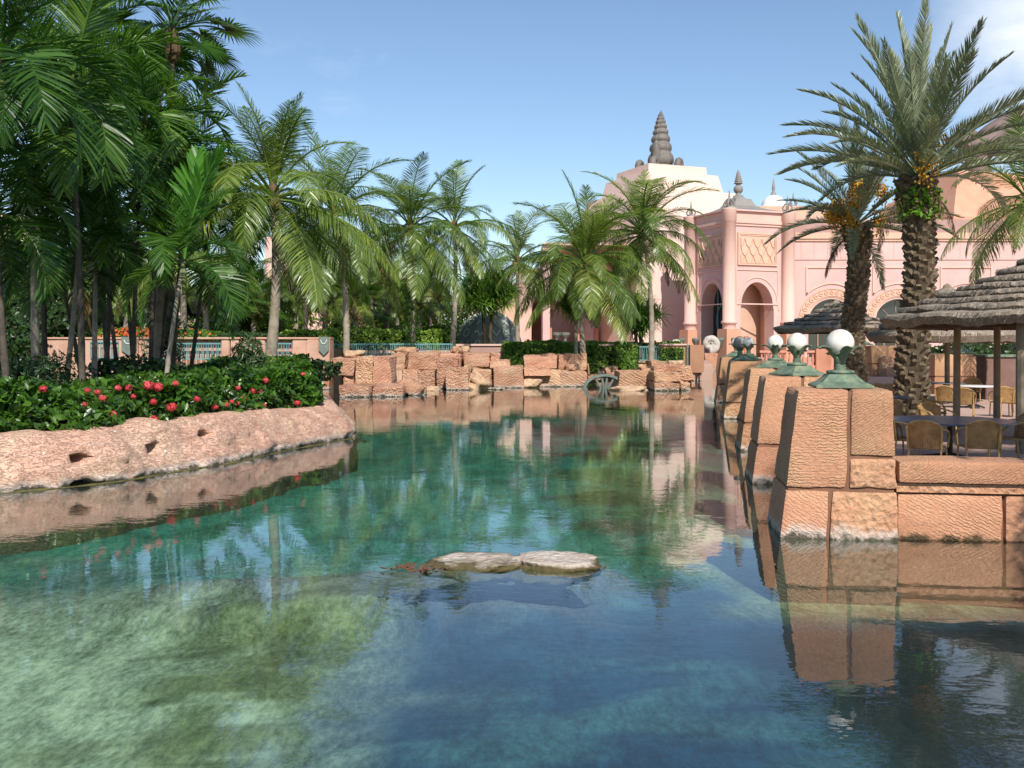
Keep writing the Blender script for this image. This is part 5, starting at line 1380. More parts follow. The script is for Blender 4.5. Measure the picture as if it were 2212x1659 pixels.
c = (X(1806, 40), 40); umbrella('thatched umbrella behind the row of globe lamps, left of a date palm', c, 2.42, Z(722, 40), Z(652, 40), 6, [(0, 0, .09)], 2, 1200)
c = (X(2046, 36), 36); umbrella('thatched umbrella in the sun behind the large one', c, 2.75, Z(742, 36), Z(618, 36), 6, [(0, 0, .09)], 3, 1200)
c = (X(1952, 46), 46); umbrella('low thatched umbrella between the two date palm trunks', c, 1.75, Z(727, 46), Z(668, 46), 4, [(0, 0, .09)], 4, 500)

# pedestals and stones at the back of the terrace
pb = (X(1884, 50), 50.0)
pedestal(7, pb, 'broad stone pedestal at the back of the terrace, sunlit, left of the thick trunk', LAYOUT[4], 1.75, 1.5, -.0, 1.52, GT + .5, 0, 'stone pedestals at the back of the terrace')
copy_thing(lamp0, (pb[0] - .25, 50.7, GT + 2.04), .3, 'white globe lamp peeping out behind the thinner date palm trunk')
pb2 = (X(2018, 42), 42.0)
pedestal(8, pb2, 'shaded stone pedestal at the back, seen between the umbrella posts', LAYOUT[1], 1.9, 1.5, .1, 1.5, GT + .2, 0, 'stone pedestals at the back of the terrace')
copy_thing(lamp0, (X(2077, 42.7), 42.7, GT + 1.72), .3, 'white globe lamp on the shaded pedestal between the umbrella posts')
bk = thing('terrace_bench_wall', 'low pink sitting wall along the back of the terrace', 'wall', (0, 48.6, GT))
put('wall_face', MB().box(X(1870, 48), 0, 0, X(2300, 48), .5, .5).mesh('b', bevel=.04), M['pink2'], bk)
for k, (px, py, Y, w, h, lab) in enumerate(((1901, 772, 51.5, 1.3, .5, 'flat layered rock slab on the stack of rocks behind the terrace'), (1917, 792, 50, .9, 1.0, 'upright yellowish rock in the stack behind the terrace'),
        (1937, 782, 50.6, 1.0, .5, 'layered rock right of the upright one behind the terrace'), (1925, 813, 49.6, .8, .9, 'squared pale rock at the foot of the stack behind the terrace'), (1940, 805, 49.9, .8, .7, 'rounded rock touching the thick trunk behind the terrace'))):
    p = at(px, py, Y); cs = [(x * w / 2, y * .35, z * h / 2) for z in (-1, 1) for x, y in ((-1, -1), (1, -1), (1, 1), (-1, 1))]
    o = put('stacked_rock', stone_mesh(cs, .06, 5, .12, 1.6, 60 + k), M[RM[k % 3]], loc=p); tag(o, lab, 'rock', 'stacked rocks behind the terrace')
cab = thing('utility_cabinet', 'brown cabinet with a pale lid at the right edge behind the terrace', 'cabinet', (X(2168, 38), 38, GT))
put('body', MB().box(-.68, 0, 0, .95, .8, Z(771, 38) - GT).mesh('b', bevel=.02), M['utility'], cab); put('lid', MB().box(-.76, -.08, Z(771, 38) - GT, 1.03, .88, Z(766, 38) - GT), M['verdi'], cab)
bal = thing('terracotta_balustrade', 'terracotta balustrade with turned balusters behind the globe lamps', 'railing', (0, 62, GT))
xa, xb = X(1640, 62), X(1950, 62)
z1 = Z(757, 62) - GT; z0 = Z(789, 62) - GT
put('top_rail', MB().box(xa, -.15, z1 - .14, xb, .15, z1), M['terracotta'], bal); put('bottom_rail', MB().box(xa, -.2, -.6, xb, .2, z0), M['terracotta'], bal)
bme = MB().lathe([(.07, z0), (.07, z0 + .05), (.04, z0 + .1), (.10, z0 + .3), (.05, z0 + (z1 - z0) * .65), (.07, z1 - .14)], 10).mesh('baluster', True); bme.materials.append(M['terracotta'])
nb_ = int((xb - xa) / .29)
for k in range(nb_): put('baluster', bme, None, bal, (xa + .15 + k * .29, 0, 0))
for px in (1760, 1842): put('pier', MB().box(X(px, 62), -.3, -.6, X(px, 62) + .9, .3, z1 + .1), M['redstone'], bal)
# grey ball finial on the quay in line with the lamps
fb = boulder('stone_ball', 'dark grey stone ball between the two farthest globe lamps', (X(1598.5, 40.5), 40.5, 2.72), (.27, .27, .27), 1, M['slate'], None, 24, 'ball', 0.0)
t = thing('ball_post', 'short bronze post holding the dark stone ball', 'post', (X(1598.5, 40.5), 40.5, .5)); put('post', MB().lathe([(.45, 0), (.45, 1.5), (.3, 1.62), (.12, 1.7), (.1, 1.9), (.2, 1.97)], 12), M['verdi'], t)

# ------------------------------------------------------------------ fronds and palms
def frond(name, Ln, th0, droop, n, ll, lw, fwd, vee, hang, mat, seed, pet=.14, segs=3, side=1.0, pw=1.5, rr0=.035, tipmin=.22, bend=0.0, twist=.25):
    r_ = random.Random(seed)
    K = 22; P = [Vector((0, 0, 0))]; T = []
    th0 = math.radians(th0); dr = math.radians(droop)
    for i in range(K):
        s = i / K; a = th0 - dr * s ** pw
        d = Vector((math.cos(a) * math.cos(bend * s), math.cos(a) * math.sin(bend * s), math.sin(a))); T.append(d); P.append(P[-1] + d * Ln / K)
    T.append(T[-1])
    V = []; F = []
    mb = MB(); mb.tube(P[::3] + [P[-1]], list(np.linspace(rr0, rr0 * .18, len(P[::3]) + 1)), 4, False)
    V += [Vector(v) for v in mb.v]; F += mb.f
    for i in range(n):
        s = pet + (1 - pet) * (i + .5) / n
        f = s * K; k = min(K - 1, int(f)); p0_ = P[k].lerp(P[k + 1], f - k); t = T[k].lerp(T[k + 1], f - k).normalized()
        u = (s - pet) / (1 - pet)
        ln = ll * min(1, .40 + 3.2 * u) * (1 - (1 - tipmin) * max(0, (u - .42) / .58) ** 1.5)
        B = t.cross(Vector((0, 0, 1)))
        if B.length < .05: B = Vector((0, 1, 0))
        B.normalize(); Nn = B.cross(t).normalized()
        for sg in (-1, 1):
            if r_.random() < .03: continue
            fw = fwd * (.8 + 1.5 * u * u); ve = vee * (.75 + r_.random() * .5)
            d = (t * fw + B * sg * side + Nn * ve).normalized()
            d = (d + Vector((r_.gauss(0, .06), r_.gauss(0, .06), r_.gauss(0, .06)))).normalized()
            l_ = ln * r_.uniform(.9, 1.06); p = p0_.copy()
            w = t - d * t.dot(d)
            if w.length < .05: w = Nn
            w.normalize(); w = Matrix.Rotation(r_.gauss(0, twist), 3, d) @ w
            o = len(V); hg = hang * r_.uniform(.6, 1.35)
            for j in range(segs):
                q = j / segs; ww = lw * (.55 + .9 * q if q < .5 else 1.0 - .35 * (q - .5) * 2) * .5
                V += [p + w * ww, p - w * ww]
                p = p + d * l_ / segs
                d = (d + Vector((0, 0, -hg * (.4 + q)))).normalized()
            V.append(p)
            for j in range(segs - 1): F.append((o + 2 * j, o + 2 * j + 1, o + 2 * j + 3, o + 2 * j + 2))
            F.append((o + 2 * segs - 2, o + 2 * segs - 1, o + 2 * segs))
    me = bpy.data.meshes.new(name); me.from_pydata([tuple(v) for v in V], [], F); me.materials.append(mat); me.update()
    return me
def lib(kind):
    out = []
    if kind == 'coco':
        for e, dr in ((84, 38), (72, 62), (58, 82), (44, 98), (30, 105), (14, 98), (-6, 76), (-28, 48)):
            for v in (0, 1): out.append((e, frond('frond', 3.4 * (1.0 if e < 75 else .9), e, dr - 6 + 16 * v, 84, .78, .024, .60, .12 if e > 35 else -.25, .22 if e > 50 else (.42 if e > 20 else .75), M['coco'], e * 3 + v, .17, 3, 1, 1.4, .04, .25, .12 * (v * 2 - 1))))
    if kind == 'adon':
        for e, dr in ((82, 50), (64, 88), (46, 112), (26, 118), (6, 100), (-18, 70)):
            for v in (0, 1): out.append((e, frond('frond', 2.6, e, dr + 18 * v, 60, .80, .038, .75, .34, .19, M['adon'], e * 5 + v + 100, .14, 3, 1, 1.25, .035, .35, .15 * (v * 2 - 1), .5)))
    if kind == 'adonb':
        for e, dr in ((88, 22), (80, 30)): out.append((e, frond('frond', 2.5, e, dr, 34, .72, .075, 1.0, .2, .10, M['adonb'], e + 300, .2, 3, 1, 1.3, .035, .4, .08, .3)))
    if kind == 'date':
        for e, dr in ((86, 22), (74, 34), (60, 44), (46, 54), (30, 60), (14, 62), (-4, 58), (-24, 45)):
            for v in (0, 1): out.append((e, frond('frond', 4.7 if e > 0 else 4.0, e, (dr - 12) * .8 + 10 * v, 105, .66, .034, 1.0, .42, .04, M['datel'], e * 7 + v + 200, .16, 2, .8, 1.5, .05, .35, .08 * (v * 2 - 1), .5)))
    if kind == 'fan':
        for e, dr in ((75, 20), (50, 35), (25, 45), (0, 45), (-25, 40)):
            r_ = random.Random(e + 50); V = []; F = []
            K = 8; P = [Vector((0, 0, 0))]; a = math.radians(e)
            for i in range(K): a2 = a - math.radians(dr) * (i / K) ** 1.4; P.append(P[-1] + Vector((math.cos(a2), 0, math.sin(a2))) * 1.5 / K)
            mb = MB(); mb.tube(P, list(np.linspace(.03, .015, K + 1)), 4, False); V += [Vector(v) for v in mb.v]; F += mb.f
            c_ = P[-1]; fwd_ = (P[-1] - P[-2]).normalized(); up = Vector((0, 1, 0)).cross(fwd_).normalized() * -1
            for k in range(38):
                q = math.radians(-148 + 296 * k / 37); d = (fwd_ * math.cos(q) + Vector((0, 1, 0)) * math.sin(q) + up * .18).normalized()
                ln = 1.15 * (1 - .25 * abs(q) / 2.6) * r_.uniform(.9, 1.05); w = up.cross(d).normalized(); p = c_.copy(); o = len(V)
                for j, ww in enumerate((.012, .036, .028)):
                    V += [p + w * ww, p - w * ww]; p = p + d * ln / 3; d = (d + Vector((0, 0, -.12 * (j + 1) * r_.uniform(.6, 1.6)))).normalized()
                V.append(p)
                F += [(o, o + 1, o + 3, o + 2), (o + 2, o + 3, o + 5, o + 4), (o + 4, o + 5, o + 6)]
            me = bpy.data.meshes.new('frond'); me.from_pydata([tuple(v) for v in V], [], F); me.materials.append(M['adon']); me.update(); out.append((e, me))
    return out
def dry_lib():
    m = leafmat('dry_palm_leaf', (0.12, 0.075, 0.035), (0.22, 0.145, 0.07), (0.34, 0.25, 0.13), 0.7, 0.15, 0.15, (1, .9, .7))
    return [frond('frond', 2.9, e, dr, 60, .6, .022, .7, -.3, .9, m, 900 + e, .17, 3, .6, 1.2, .04, .25, .1, .6) for e, dr in ((-30, 55), (-55, 32), (-15, 75))]
DRY = dry_lib()
LIB = {k: lib(k) for k in ('coco', 'adon', 'adonb', 'date', 'fan')}
def bez(a, b, c, n):
    return [a * (1 - t) ** 2 + b * 2 * t * (1 - t) + c * t * t for t in np.linspace(0, 1, n)]
def crown(t, c, kind, nf, sc, seed, emin=-30, emax=90, az0=None):
    r_ = random.Random(seed); L_ = LIB[kind]; az = r_.uniform(0, 6.28) if az0 is None else az0
    for k in range(nf):
        s = (k + .5) / nf; e = emax - (emax - emin) * s ** (.98 if kind in ('coco', 'date') else .9) + r_.gauss(0, 8 if kind == 'coco' else 5)
        cand = sorted(L_, key=lambda q: abs(q[0] - e))[:2 if len(L_) > 6 else 1]
        me = r_.choice(cand)[1]
        az += 2.39996 + r_.gauss(0, .18)
        o = put('frond', me, None, t, c + Vector((0, 0, -.18 * s * sc)), (r_.gauss(0, .10), r_.gauss(0, .05), az))
        f = sc * r_.uniform(.76, 1.12); o.scale = (f, f, f)
    for k in range({'coco': 2 if sc > 1.05 else 1, 'date': 2}.get(kind, 0)):
        o = put('frond', r_.choice(DRY), None, t, c + Vector((0, 0, -.25)), (0, 0, r_.uniform(0, 6.28)), label='dry brown hanging frond')
        f = sc * r_.uniform(.7, .95); o.scale = (f, f, f)
def palm(name, label, kind, base, top, r, nf, sc, seed, group, bow=(0, 0), emin=-30, emax=90, cat='palm tree', extra=None, tm='trunk', flare=1.25):
    base = Vector(base); top = Vector(top)
    t = thing(name, label, cat, base, 0, group)
    d = top - base; mid = d * .5 + Vector((bow[0], bow[1], 0))
    P = bez(Vector((0, 0, -.3)), mid, d, 16)
    rad = [r * (flare - (flare - .82) * min(1, i / 15 * 1.4)) * (1 + .05 * math.sin(i * 2.1 + seed)) for i in range(16)]
    pts = []; rd_ = []
    for i in range(15):      # ringed trunk: small steps where old leaves were shed
        for q in range(4):
            pts.append(P[i].lerp(P[i + 1], q / 4)); rd_.append((rad[i] + (rad[i + 1] - rad[i]) * q / 4) * (1.06 if q == 0 else .97 if q == 1 else 1.0))
    pts.append(P[-1]); rd_.append(rad[-1])
    put('trunk', MB().tube(pts, rd_, 10).mesh('trunk', True), M[tm], t)
    if kind == 'coco':
        r_ = random.Random(seed)
        put('crown_fibre', MB().lathe([(r * .8, -.4), (r * 1.1, -.1), (r * 1.2, .15), (r * .5, .4), (.01, .45)], 10, d).mesh('f', True), M['straw'], t)
        for k in range(r_.choice((0, 4, 6))):
            q = r_.uniform(0, 6.28); put('coconut', MB().ball(d + Vector((math.cos(q) * .3, math.sin(q) * .3, -.25 - r_.random() * .25)), .13, 8, 6, 1.15), M['coconut'], t)
    elif kind in ('adon',):
        put('crown_shaft', MB().tube([d - Vector((0, 0, .9)), d - Vector((0, 0, .5)), d + Vector((0, 0, .1))], [r * .8, r * 1.05, r * .5], 10).mesh('s', True), plainshaft, t)
    elif kind == 'fan':
        put('leaf_skirt', MB().lathe([(r, -1.2), (r * 2.2, -.8), (r * 1.8, -.2), (r, .1)], 10, d), M['straw'], t)
    crown(t, d, kind, nf, sc, seed, emin, emax)
    if extra: extra(t, d)
    return t
plainshaft = plain('green_crown_shaft', (0.10, 0.15, 0.04), (0.17, 0.21, 0.07), 4, 0.6, 0.1)

# -- coconut palms on the far bank
GC = 'coconut palms on the far bank'
def B_(px, Y, z): return (X(px, Y), Y, z)
def vine_on(t, d):
    r_ = random.Random(4); n_ = 900
    ts = np.array([r_.random() * .8 for _ in range(n_)]); q = np.array([r_.uniform(0, 6.28) for _ in range(n_)]); rr = np.array([abs(r_.gauss(.35, .16)) for _ in range(n_)])
    pts = np.stack([d.x * ts + np.cos(q) * rr, d.y * ts + np.sin(q) * rr, d.z * ts], 1); nr = np.stack([np.cos(q), np.sin(q), np.full(n_, .3)], 1)
    put('vine', leaf_cloud('vine', pts, nr, .26, M['ivy'], 5), None, t, kind='stuff')

def leaf_cloud(name, pts, nrm, size, mat, seed, asp=.5, jit=.7, droop=.0, fold=.25):
    "many small folded leaves at pts, facing roughly along nrm"
    g = np.random.default_rng(seed); n = len(pts)
    nrm = nrm / np.maximum(1e-6, np.linalg.norm(nrm, axis=1, keepdims=True))
    nrm = nrm + g.normal(0, jit, (n, 3)); nrm /= np.maximum(1e-6, np.linalg.norm(nrm, axis=1, keepdims=True))
    a = g.normal(0, 1, (n, 3)); a[:, 2] -= droop
    a -= nrm * (a * nrm).sum(1, keepdims=True); a /= np.maximum(1e-6, np.linalg.norm(a, axis=1, keepdims=True))
    b = np.cross(nrm, a)
    L_ = size * g.uniform(.65, 1.25, (n, 1)); w = L_ * asp * .5
    base = pts - a * L_ * .5; tip = pts + a * L_ * .5 - nrm * L_ * .12
    mid = pts - nrm * w * fold
    l_ = pts + b * w - a * L_ * .05; r_ = pts - b * w - a * L_ * .05
    V = np.stack([base, l_, tip, r_, mid], 1).reshape(-1, 3)
    i = np.arange(n)[:, None] * 5
    F = np.concatenate([i + np.array([[0, 4, 1]]), i + np.array([[4, 2, 1]]), i + np.array([[0, 3, 4]]), i + np.array([[4, 3, 2]])], 0)
    me = np_mesh(name, V, F); me.materials.append(mat)
    return me
COCO = [  # label, base px, crown px, py, Y, fronds, scale, bow, emin
    ('tall coconut palm at the narrow end of the island, next to the dark clump', 566, 590, 418, 32, 36, 1.30, (.5, 0), -44),
    ('coconut palm with long hanging fronds right of the tallest one', 748, 722, 460, 60, 32, 1.95, (.5, 0), -58),
    ('coconut palm with a vine-covered trunk in the middle of the far bank', 890, 887, 490, 66, 30, 1.8, (.2, 0), -52),
    ('slim coconut palm just right of the vine-covered one', 976, 982, 487, 69, 24, 1.6, (.3, 0), -46),
    ('coconut palm rising behind the dome, with brown dry fronds below its crown', 1118, 1118, 560, 78, 24, 1.55, (0, 0), -38),
    ('dense coconut palm in front of the shaded entrance, dome to its left', 1262, 1262, 565, 64, 42, 1.74, (-.3, 0), -40),
    ('coconut palm before the stepped tower, one frond over the pavilion', 1405, 1388, 500, 68, 40, 1.78, (.6, 0), -34)]
for i, (lab, bp, cp, cy_, Y, nf, sc, bow, em) in enumerate(COCO):
    zb = .72 if Y < 40 else 2.3 if X(bp, Y) < -3.5 else 1.2
    palm('coconut_palm', lab, 'coco', B_(bp, Y, zb), at(cp, cy_, Y), .165 if i == 0 else .17, nf, sc, 11 + i * 3, GC, bow, em, 88, extra=vine_on if i == 2 else None)
SM = [(708, 690, 592, 76, 1.15), (693, 715, 600, 80, 1.1), (445, 440, 575, 64, 1.35), (604, 605, 640, 72, 1.0), (397, 392, 540, 62, 1.4), (803, 800, 612, 84, 1.2), (640, 636, 560, 88, 1.4), (858, 856, 640, 88, 1.2), (270, 275, 590, 63, 1.2), (925, 930, 610, 86, 1.2), (345, 348, 560, 70, 1.3), (505, 512, 590, 70, 1.2)]
SM += [(560, 552, 632, 74, 1.25), (655, 662, 625, 73, 1.15), (770, 762, 640, 76, 1.2), (832, 838, 600, 78, 1.25), (905, 905, 655, 76, 1.0), (945, 948, 640, 80, 1.1), (1010, 1016, 610, 90, 1.3), (480, 478, 640, 70, 1.15), (310, 312, 650, 68, 1.1), (150, 152, 600, 62, 1.3)]
SML = ['young coconut palm with a dark slim trunk before the grey roof', 'young palm with a brown shaggy trunk beside the dark slim one', 'young coconut palm with two yellow-green arching fronds behind the pink wall', 'small low coconut palm beside the thick curved trunk',
       'grey-trunked palm behind the flowering wall, above the railing panel', 'small palm half hidden by long hanging fronds', 'background palm left of the long hanging fronds, far back', 'small background palm left of the vine-covered trunk', 'grey column-trunked palm behind the island palms', 'small background palm between the vine-covered and the slim palms',
       'background palm behind the dark trunks of the island', 'background palm between the yellow-green fronds and the tallest palm', 'low young palm left of the thick curved trunk', 'low young palm right of the thick curved trunk', 'low young palm below the long hanging fronds', 'young palm just left of the vine-covered trunk', 'very low young palm between the vine-covered and slim trunks', 'low young palm beside the slim palm, left of the dome', 'background palm directly behind the dome', 'low young palm behind the upright bush at the pink wall', 'low young palm behind the orange flower border', 'low young palm behind the pale leaning island trunk']
for i, (bp, cp, cy_, Y, sc) in enumerate(SM):
    palm('young_palm', SML[i], 'coco', B_(bp, Y, 2.3), at(cp, cy_, Y), .18, 16, sc, 60 + i, 'young palms on the far bank', (.1, 0), -30, 86)
palm('fan_palm', 'low fan palm in the thicket behind the yellow-green fronds', 'fan', B_(548, 70, 2.3), at(548, 655, 70), .2, 20, 1.5, 5, 'fan palms', (0, 0), -30, 80)
palm('fan_palm', 'fan palm left of the quay dome, low between shrubs', 'fan', B_(700, 78, 2.3), at(772, 660, 78), .2, 16, 1.3, 6, 'fan palms', (0, 0), -30, 80)
palm('coconut_palm', 'dark coconut palm at the right edge with fronds hanging before the pink wing', 'coco', B_(2232, 40, .55), at(2222, 430, 40), .2, 26, 1.2, 77, 'coconut palms by the terrace', (.2, 0), -48)

# -- feather palms on the island, left
GA = 'feather palms on the island'
AD = [(130, 172, 500, 26, 'pale leaning slim trunk, leftmost behind the flowering hedge', .085, 15, .92), (205, 216, 400, 27.5, 'grey slim trunk right of the pale leaning one', .085, 15, 1.05), (222, 246, 300, 29, 'slim trunk between two dark ones', .085, 16, 1.15),
      (285, 312, 262, 28.5, 'thin dark trunk, high crown against the sky', .075, 16, 1.1), (318, 333, 415, 29.5, 'dark thin trunk, crown below the high ones', .075, 15, 1.0), (349, 398, 560, 25, 'slim pale trunk rising from the flowering hedge, one bright upright frond', .075, 12, .95),
      (76, 62, 330, 25, 'ringed grey trunk near the left edge', .12, 16, 1.15), (28, -10, 440, 23, 'trunk at the left edge, low hanging fronds', .10, 14, 1.05), (180, 150, 210, 24, 'tall dark trunk, big fronds at the top left corner', .09, 16, 1.25),
      (-45, 5, 120, 21, 'nearest tall trunk at the left edge, huge fronds in the corner', .11, 16, 1.25), (365, 402, 300, 33, 'dark trunk far back, outermost fronds against the sky', .08, 16, 1.15), (240, 200, 100, 31, 'dark trunk, crown at the top edge', .09, 16, 1.3),
      (190, 120, 560, 30, 'short dark trunk, shaded crown among the others', .08, 14, .95), (120, 30, 540, 33, 'short dark trunk, low shaded crown at the left edge', .08, 14, 1.0), (262, 190, 330, 35, 'hidden trunk, crown in the middle of the dark mass', .08, 14, 1.1), (336, 395, 400, 34, 'hidden trunk, crown right of the middle of the mass', .08, 15, 1.1), (100, 70, 130, 30, 'hidden tall trunk, crown near the top left corner', .09, 16, 1.3), (300, 270, 520, 32, 'short trunk, shaded crown over the railing', .08, 14, .95), (400, 455, 440, 35, 'back trunk, drooping fronds toward the tall coconut palm', .08, 15, 1.1), (330, 350, 110, 36, 'highest back trunk, crown touching the top edge', .08, 14, 1.15)]
def bright(t, d):
    for k, (me, az) in enumerate(((LIB['adonb'][0][1], 1.2), (LIB['adonb'][1][1], -.4))):
        o = put('frond', me, None, t, d, (0, 0, az), label='bright green young upright frond'); f = 1.15; o.scale = (f, f, f)
for i, (bp, cp, cy_, Y, lab, r, nf, sc) in enumerate(AD):
    palm('feather_palm', 'feather palm with ' + lab, 'adon', B_(bp, Y, .72), at(cp, cy_, Y), r * .8, nf, sc, 200 + i * 7, GA, (.12 * (-1) ** i, 0), -24, 84, extra=bright if i == 5 else None, tm='trunk' if i in (0, 1, 5, 6) else 'tshade')
palm('fan_palm', 'tall fan palm at the top of the dark clump, half out of frame', 'fan', B_(330, 34, .72), at(372, 62, 34), .13, 24, 1.25, 8, 'fan palms', (.2, 0), -30, 85)

# shore and two coconut palms, added out of view to shade the nearest tables
sheet('added_shore', [(8.6, -6), (60, -6), (60, 13.9), (8.6, 13.9)], .5, M['paving'])
palm('coconut_palm', 'unseen leaning coconut palm added for shade on the near right shore', 'coco', (11.6, 6.6, .5), (10.4, 8.2, 8.6), .2, 40, 1.2, 91, 'coconut palms by the terrace', (.3, 0), -40)
palm('coconut_palm', 'unseen shorter coconut palm added for shade beside the leaning one', 'coco', (13.0, 9.6, .5), (11.0, 10.4, 7.2), .2, 36, 1.0, 95, 'coconut palms by the terrace', (.3, 0), -40)
# -- date palms
def date_palm(label, base, top, r, nf, sc, seed, fruit, ferns, emin):
    base = Vector(base); top = Vector(top); d = top - base
    t = thing('date_palm', label, 'palm tree', base, 0, 'date palms on the terrace')
    r_ = random.Random(seed); K = 14
    P = [d * (i / (K - 1)) + Vector((.10 * math.sin(i * .6 + seed), 0, 0)) for i in range(K)]; P[0].z = -.2
    rad = [r * (1.12 if i == 0 else .95 - .10 * (i / K) + (.22 if i > K - 3 else 0)) for i in range(K)]
    put('trunk', MB().tube(P, [q * .9 for q in rad], 14).mesh('trunk', True), M['dtrunk'], t)
    mb = MB(); n_ = int(d.z * 40); ga = 2.39996
    for k in range(n_):
        s = (k + .5) / n_; f = s * (K - 1); i = min(K - 2, int(f)); c_ = P[i].lerp(P[i + 1], f - i); rr = rad[i] + (rad[i + 1] - rad[i]) * (f - i)
        q = k * ga + r_.gauss(0, .10); o = Vector((math.cos(q), math.sin(q), 0)); sd_ = Vector((-o.y, o.x, 0))
        w = rr * .27 * r_.uniform(.7, 1.25); hh_ = .19 * r_.uniform(.65, 1.3); out = rr * (1.16 + r_.uniform(-.03, .10)) + (.05 * s if s > .85 else 0)
        a = c_ + o * rr * .82
        up = Vector((0, 0, 1))
        b0, b1 = a - sd_ * w - up * hh_ * .6, a + sd_ * w - up * hh_ * .6
        tip0 = c_ + o * out - sd_ * w * .62 + up * hh_ * .35; tip1 = c_ + o * out + sd_ * w * .62 + up * hh_ * .35
        tc_ = c_ + o * (out - .04) + up * hh_ * .75
        mb.add([b0, b1, tip1, tip0, tc_ + sd_ * w * .5, tc_ - sd_ * w * .5, a - sd_ * w + up * hh_ * .6, a + sd_ * w + up * hh_ * .6],
               [(0, 1, 2, 3), (3, 2, 4, 5), (5, 4, 7, 6), (1, 7, 4, 2), (0, 3, 5, 6)])
    put('leaf_bases', mb, M['dbase'], t, kind='stuff')
    crown(t, d + Vector((0, 0, .1)), 'date', nf, sc, seed, emin, 90)
    for k in range(fruit):
        q = r_.uniform(math.pi, 2 * math.pi) if k % 4 else r_.uniform(0, 6.28); o = Vector((math.cos(q), math.sin(q), 0))
        h0 = r_.uniform(-.1, 1.5); c_ = d + o * r_.uniform(.7, 1.5) * sc + Vector((0, 0, h0 * sc))
        mb = MB()
        mb.tube([d, d + o * .25 + Vector((0, 0, (h0 + .5) * sc)), c_ + Vector((0, 0, .35))], .02, 5)
        for _ in range(120):
            v = Vector((r_.gauss(0, .17), r_.gauss(0, .17), r_.gauss(-.05, .27))) * sc
            mb.ball(c_ + v, .036, 5, 3, 1.2)
        put('fruit_bunch', mb, M['dates'], t, kind='stuff')
    if ferns:
        n_ = 420; q = np.random.default_rng(3).uniform(0, 6.28, n_); z = np.random.default_rng(4).uniform(-1.15, -.25, n_); rr = r * 1.12 + np.abs(np.random.default_rng(5).normal(0, .08, n_))
        pts = np.stack([d.x + np.cos(q) * rr, d.y + np.sin(q) * rr, d.z + z - .12 * np.abs(np.sin(q * 3))], 1)
        put('fern_growth', leaf_cloud('fern', pts, np.stack([np.cos(q), np.sin(q), q * 0 + .5], 1), .20, M['fern'], 6), None, t, kind='stuff')
    return t
date_palm('big date palm with a thick shaggy trunk and bright ferns below its crown', B_(1974, 29.5, GT), at(1985, 385, 29.5), .47, 54, .98, 3, 2, True, 10)
date_palm('smaller date palm left of the big one, hung with yellow-orange date bunches', B_(1847, 35, GT), at(1850, 487, 35), .40, 36, .80, 8, 9, False, -12)

# -- strap-leaf trees
def rosette(seed, ln, n=46):
    r_ = random.Random(seed); V = []; F = []
    for k in range(n):
        s = k / n; q = k * 2.39996; e = math.radians(86 - 120 * s ** .9 + r_.gauss(0, 6)); o = Vector((math.cos(q), math.sin(q), 0)); sd_ = Vector((-o.y, o.x, 0))
        d = o * math.cos(e) + Vector((0, 0, math.sin(e))); p = Vector((0, 0, 0)); ii = len(V); l_ = ln * r_.uniform(.8, 1.1)
        for j, w in enumerate((.022, .032, .028, .018)):
            V += [p + sd_ * w, p - sd_ * w]; p = p + d * l_ / 4; d = (d + Vector((0, 0, -.30))).normalized()
        V.append(p); F += [(ii + 2 * j, ii + 2 * j + 1, ii + 2 * j + 3, ii + 2 * j + 2) for j in range(3)] + [(ii + 6, ii + 7, ii + 8)]
    me = bpy.data.meshes.new('rosette'); me.from_pydata([tuple(v) for v in V], [], F); me.materials.append(M['drac']); me.update()
    return me
ROS = [rosette(1, .85), rosette(2, .85), rosette(3, 1.0)]
def strap_tree(label, px, Y, z0, pyc, w_px, h_px, heads, trunks, seed, sc=1.0):
    r_ = random.Random(seed); b = Vector(B_(px, Y, z0)); c_ = at(px, pyc, Y) - b; rw, rh = w_px / FPX * Y / 2, h_px / FPX * Y / 2
    t = thing('strap_leaf_tree', label, 'tree', b, 0, 'strap-leaf trees on the quay')
    hub = [Vector((dx / FPX * Y, 0, c_.z - rh * .8)) for dx in trunks]
    for k, h in enumerate(hub): put('trunk', MB().tube(bez(Vector((h.x * .6, 0, -.3)), Vector((h.x * .3, .1, h.z * .5)), h, 8), [.19, .17, .15, .14, .13, .13, .12, .11], 8).mesh('t', True), M['dtrunk' if len(trunks) > 1 else 'trunk'], t)
    for k in range(heads):
        while True:
            v = Vector((r_.uniform(-1, 1), r_.uniform(-1, 1), r_.uniform(-1, 1)))
            if .25 < v.length < 1: break
        p = Vector((c_.x + v.x * rw, v.y * rw * .8, c_.z + v.z * rh))
        h = hub[k % len(hub)]
        put('limb', MB().tube([h, h.lerp(p, .5) + Vector((0, 0, -.15)), p], [.06, .045, .035], 5), M['dtrunk'], t)
        o = put('leaf_rosette', ROS[k % 3], None, t, p, (r_.gauss(0, .25) - v.y * .4, r_.gauss(0, .2) + v.x * .4, r_.uniform(0, 6))); f = sc * r_.uniform(.9, 1.3); o.scale = (f, f, f)
strap_tree('bushy strap-leaf tree with two dark trunks in front of the glyph dome', 1052, 76, 1.2, 636, 118, 82, 46, (-10, 12), 3, 1.35)
strap_tree('strap-leaf tree with a pale thick trunk below the dense coconut palm', 1243, 68, 1.2, 645, 88, 62, 26, (2,), 5, 1.3)
strap_tree('low strap-leaf tree left of the slim trunk, by the tall glazed arch', 1378, 72, 1.2, 682, 92, 62, 36, (-6, 10), 7, 1.25)

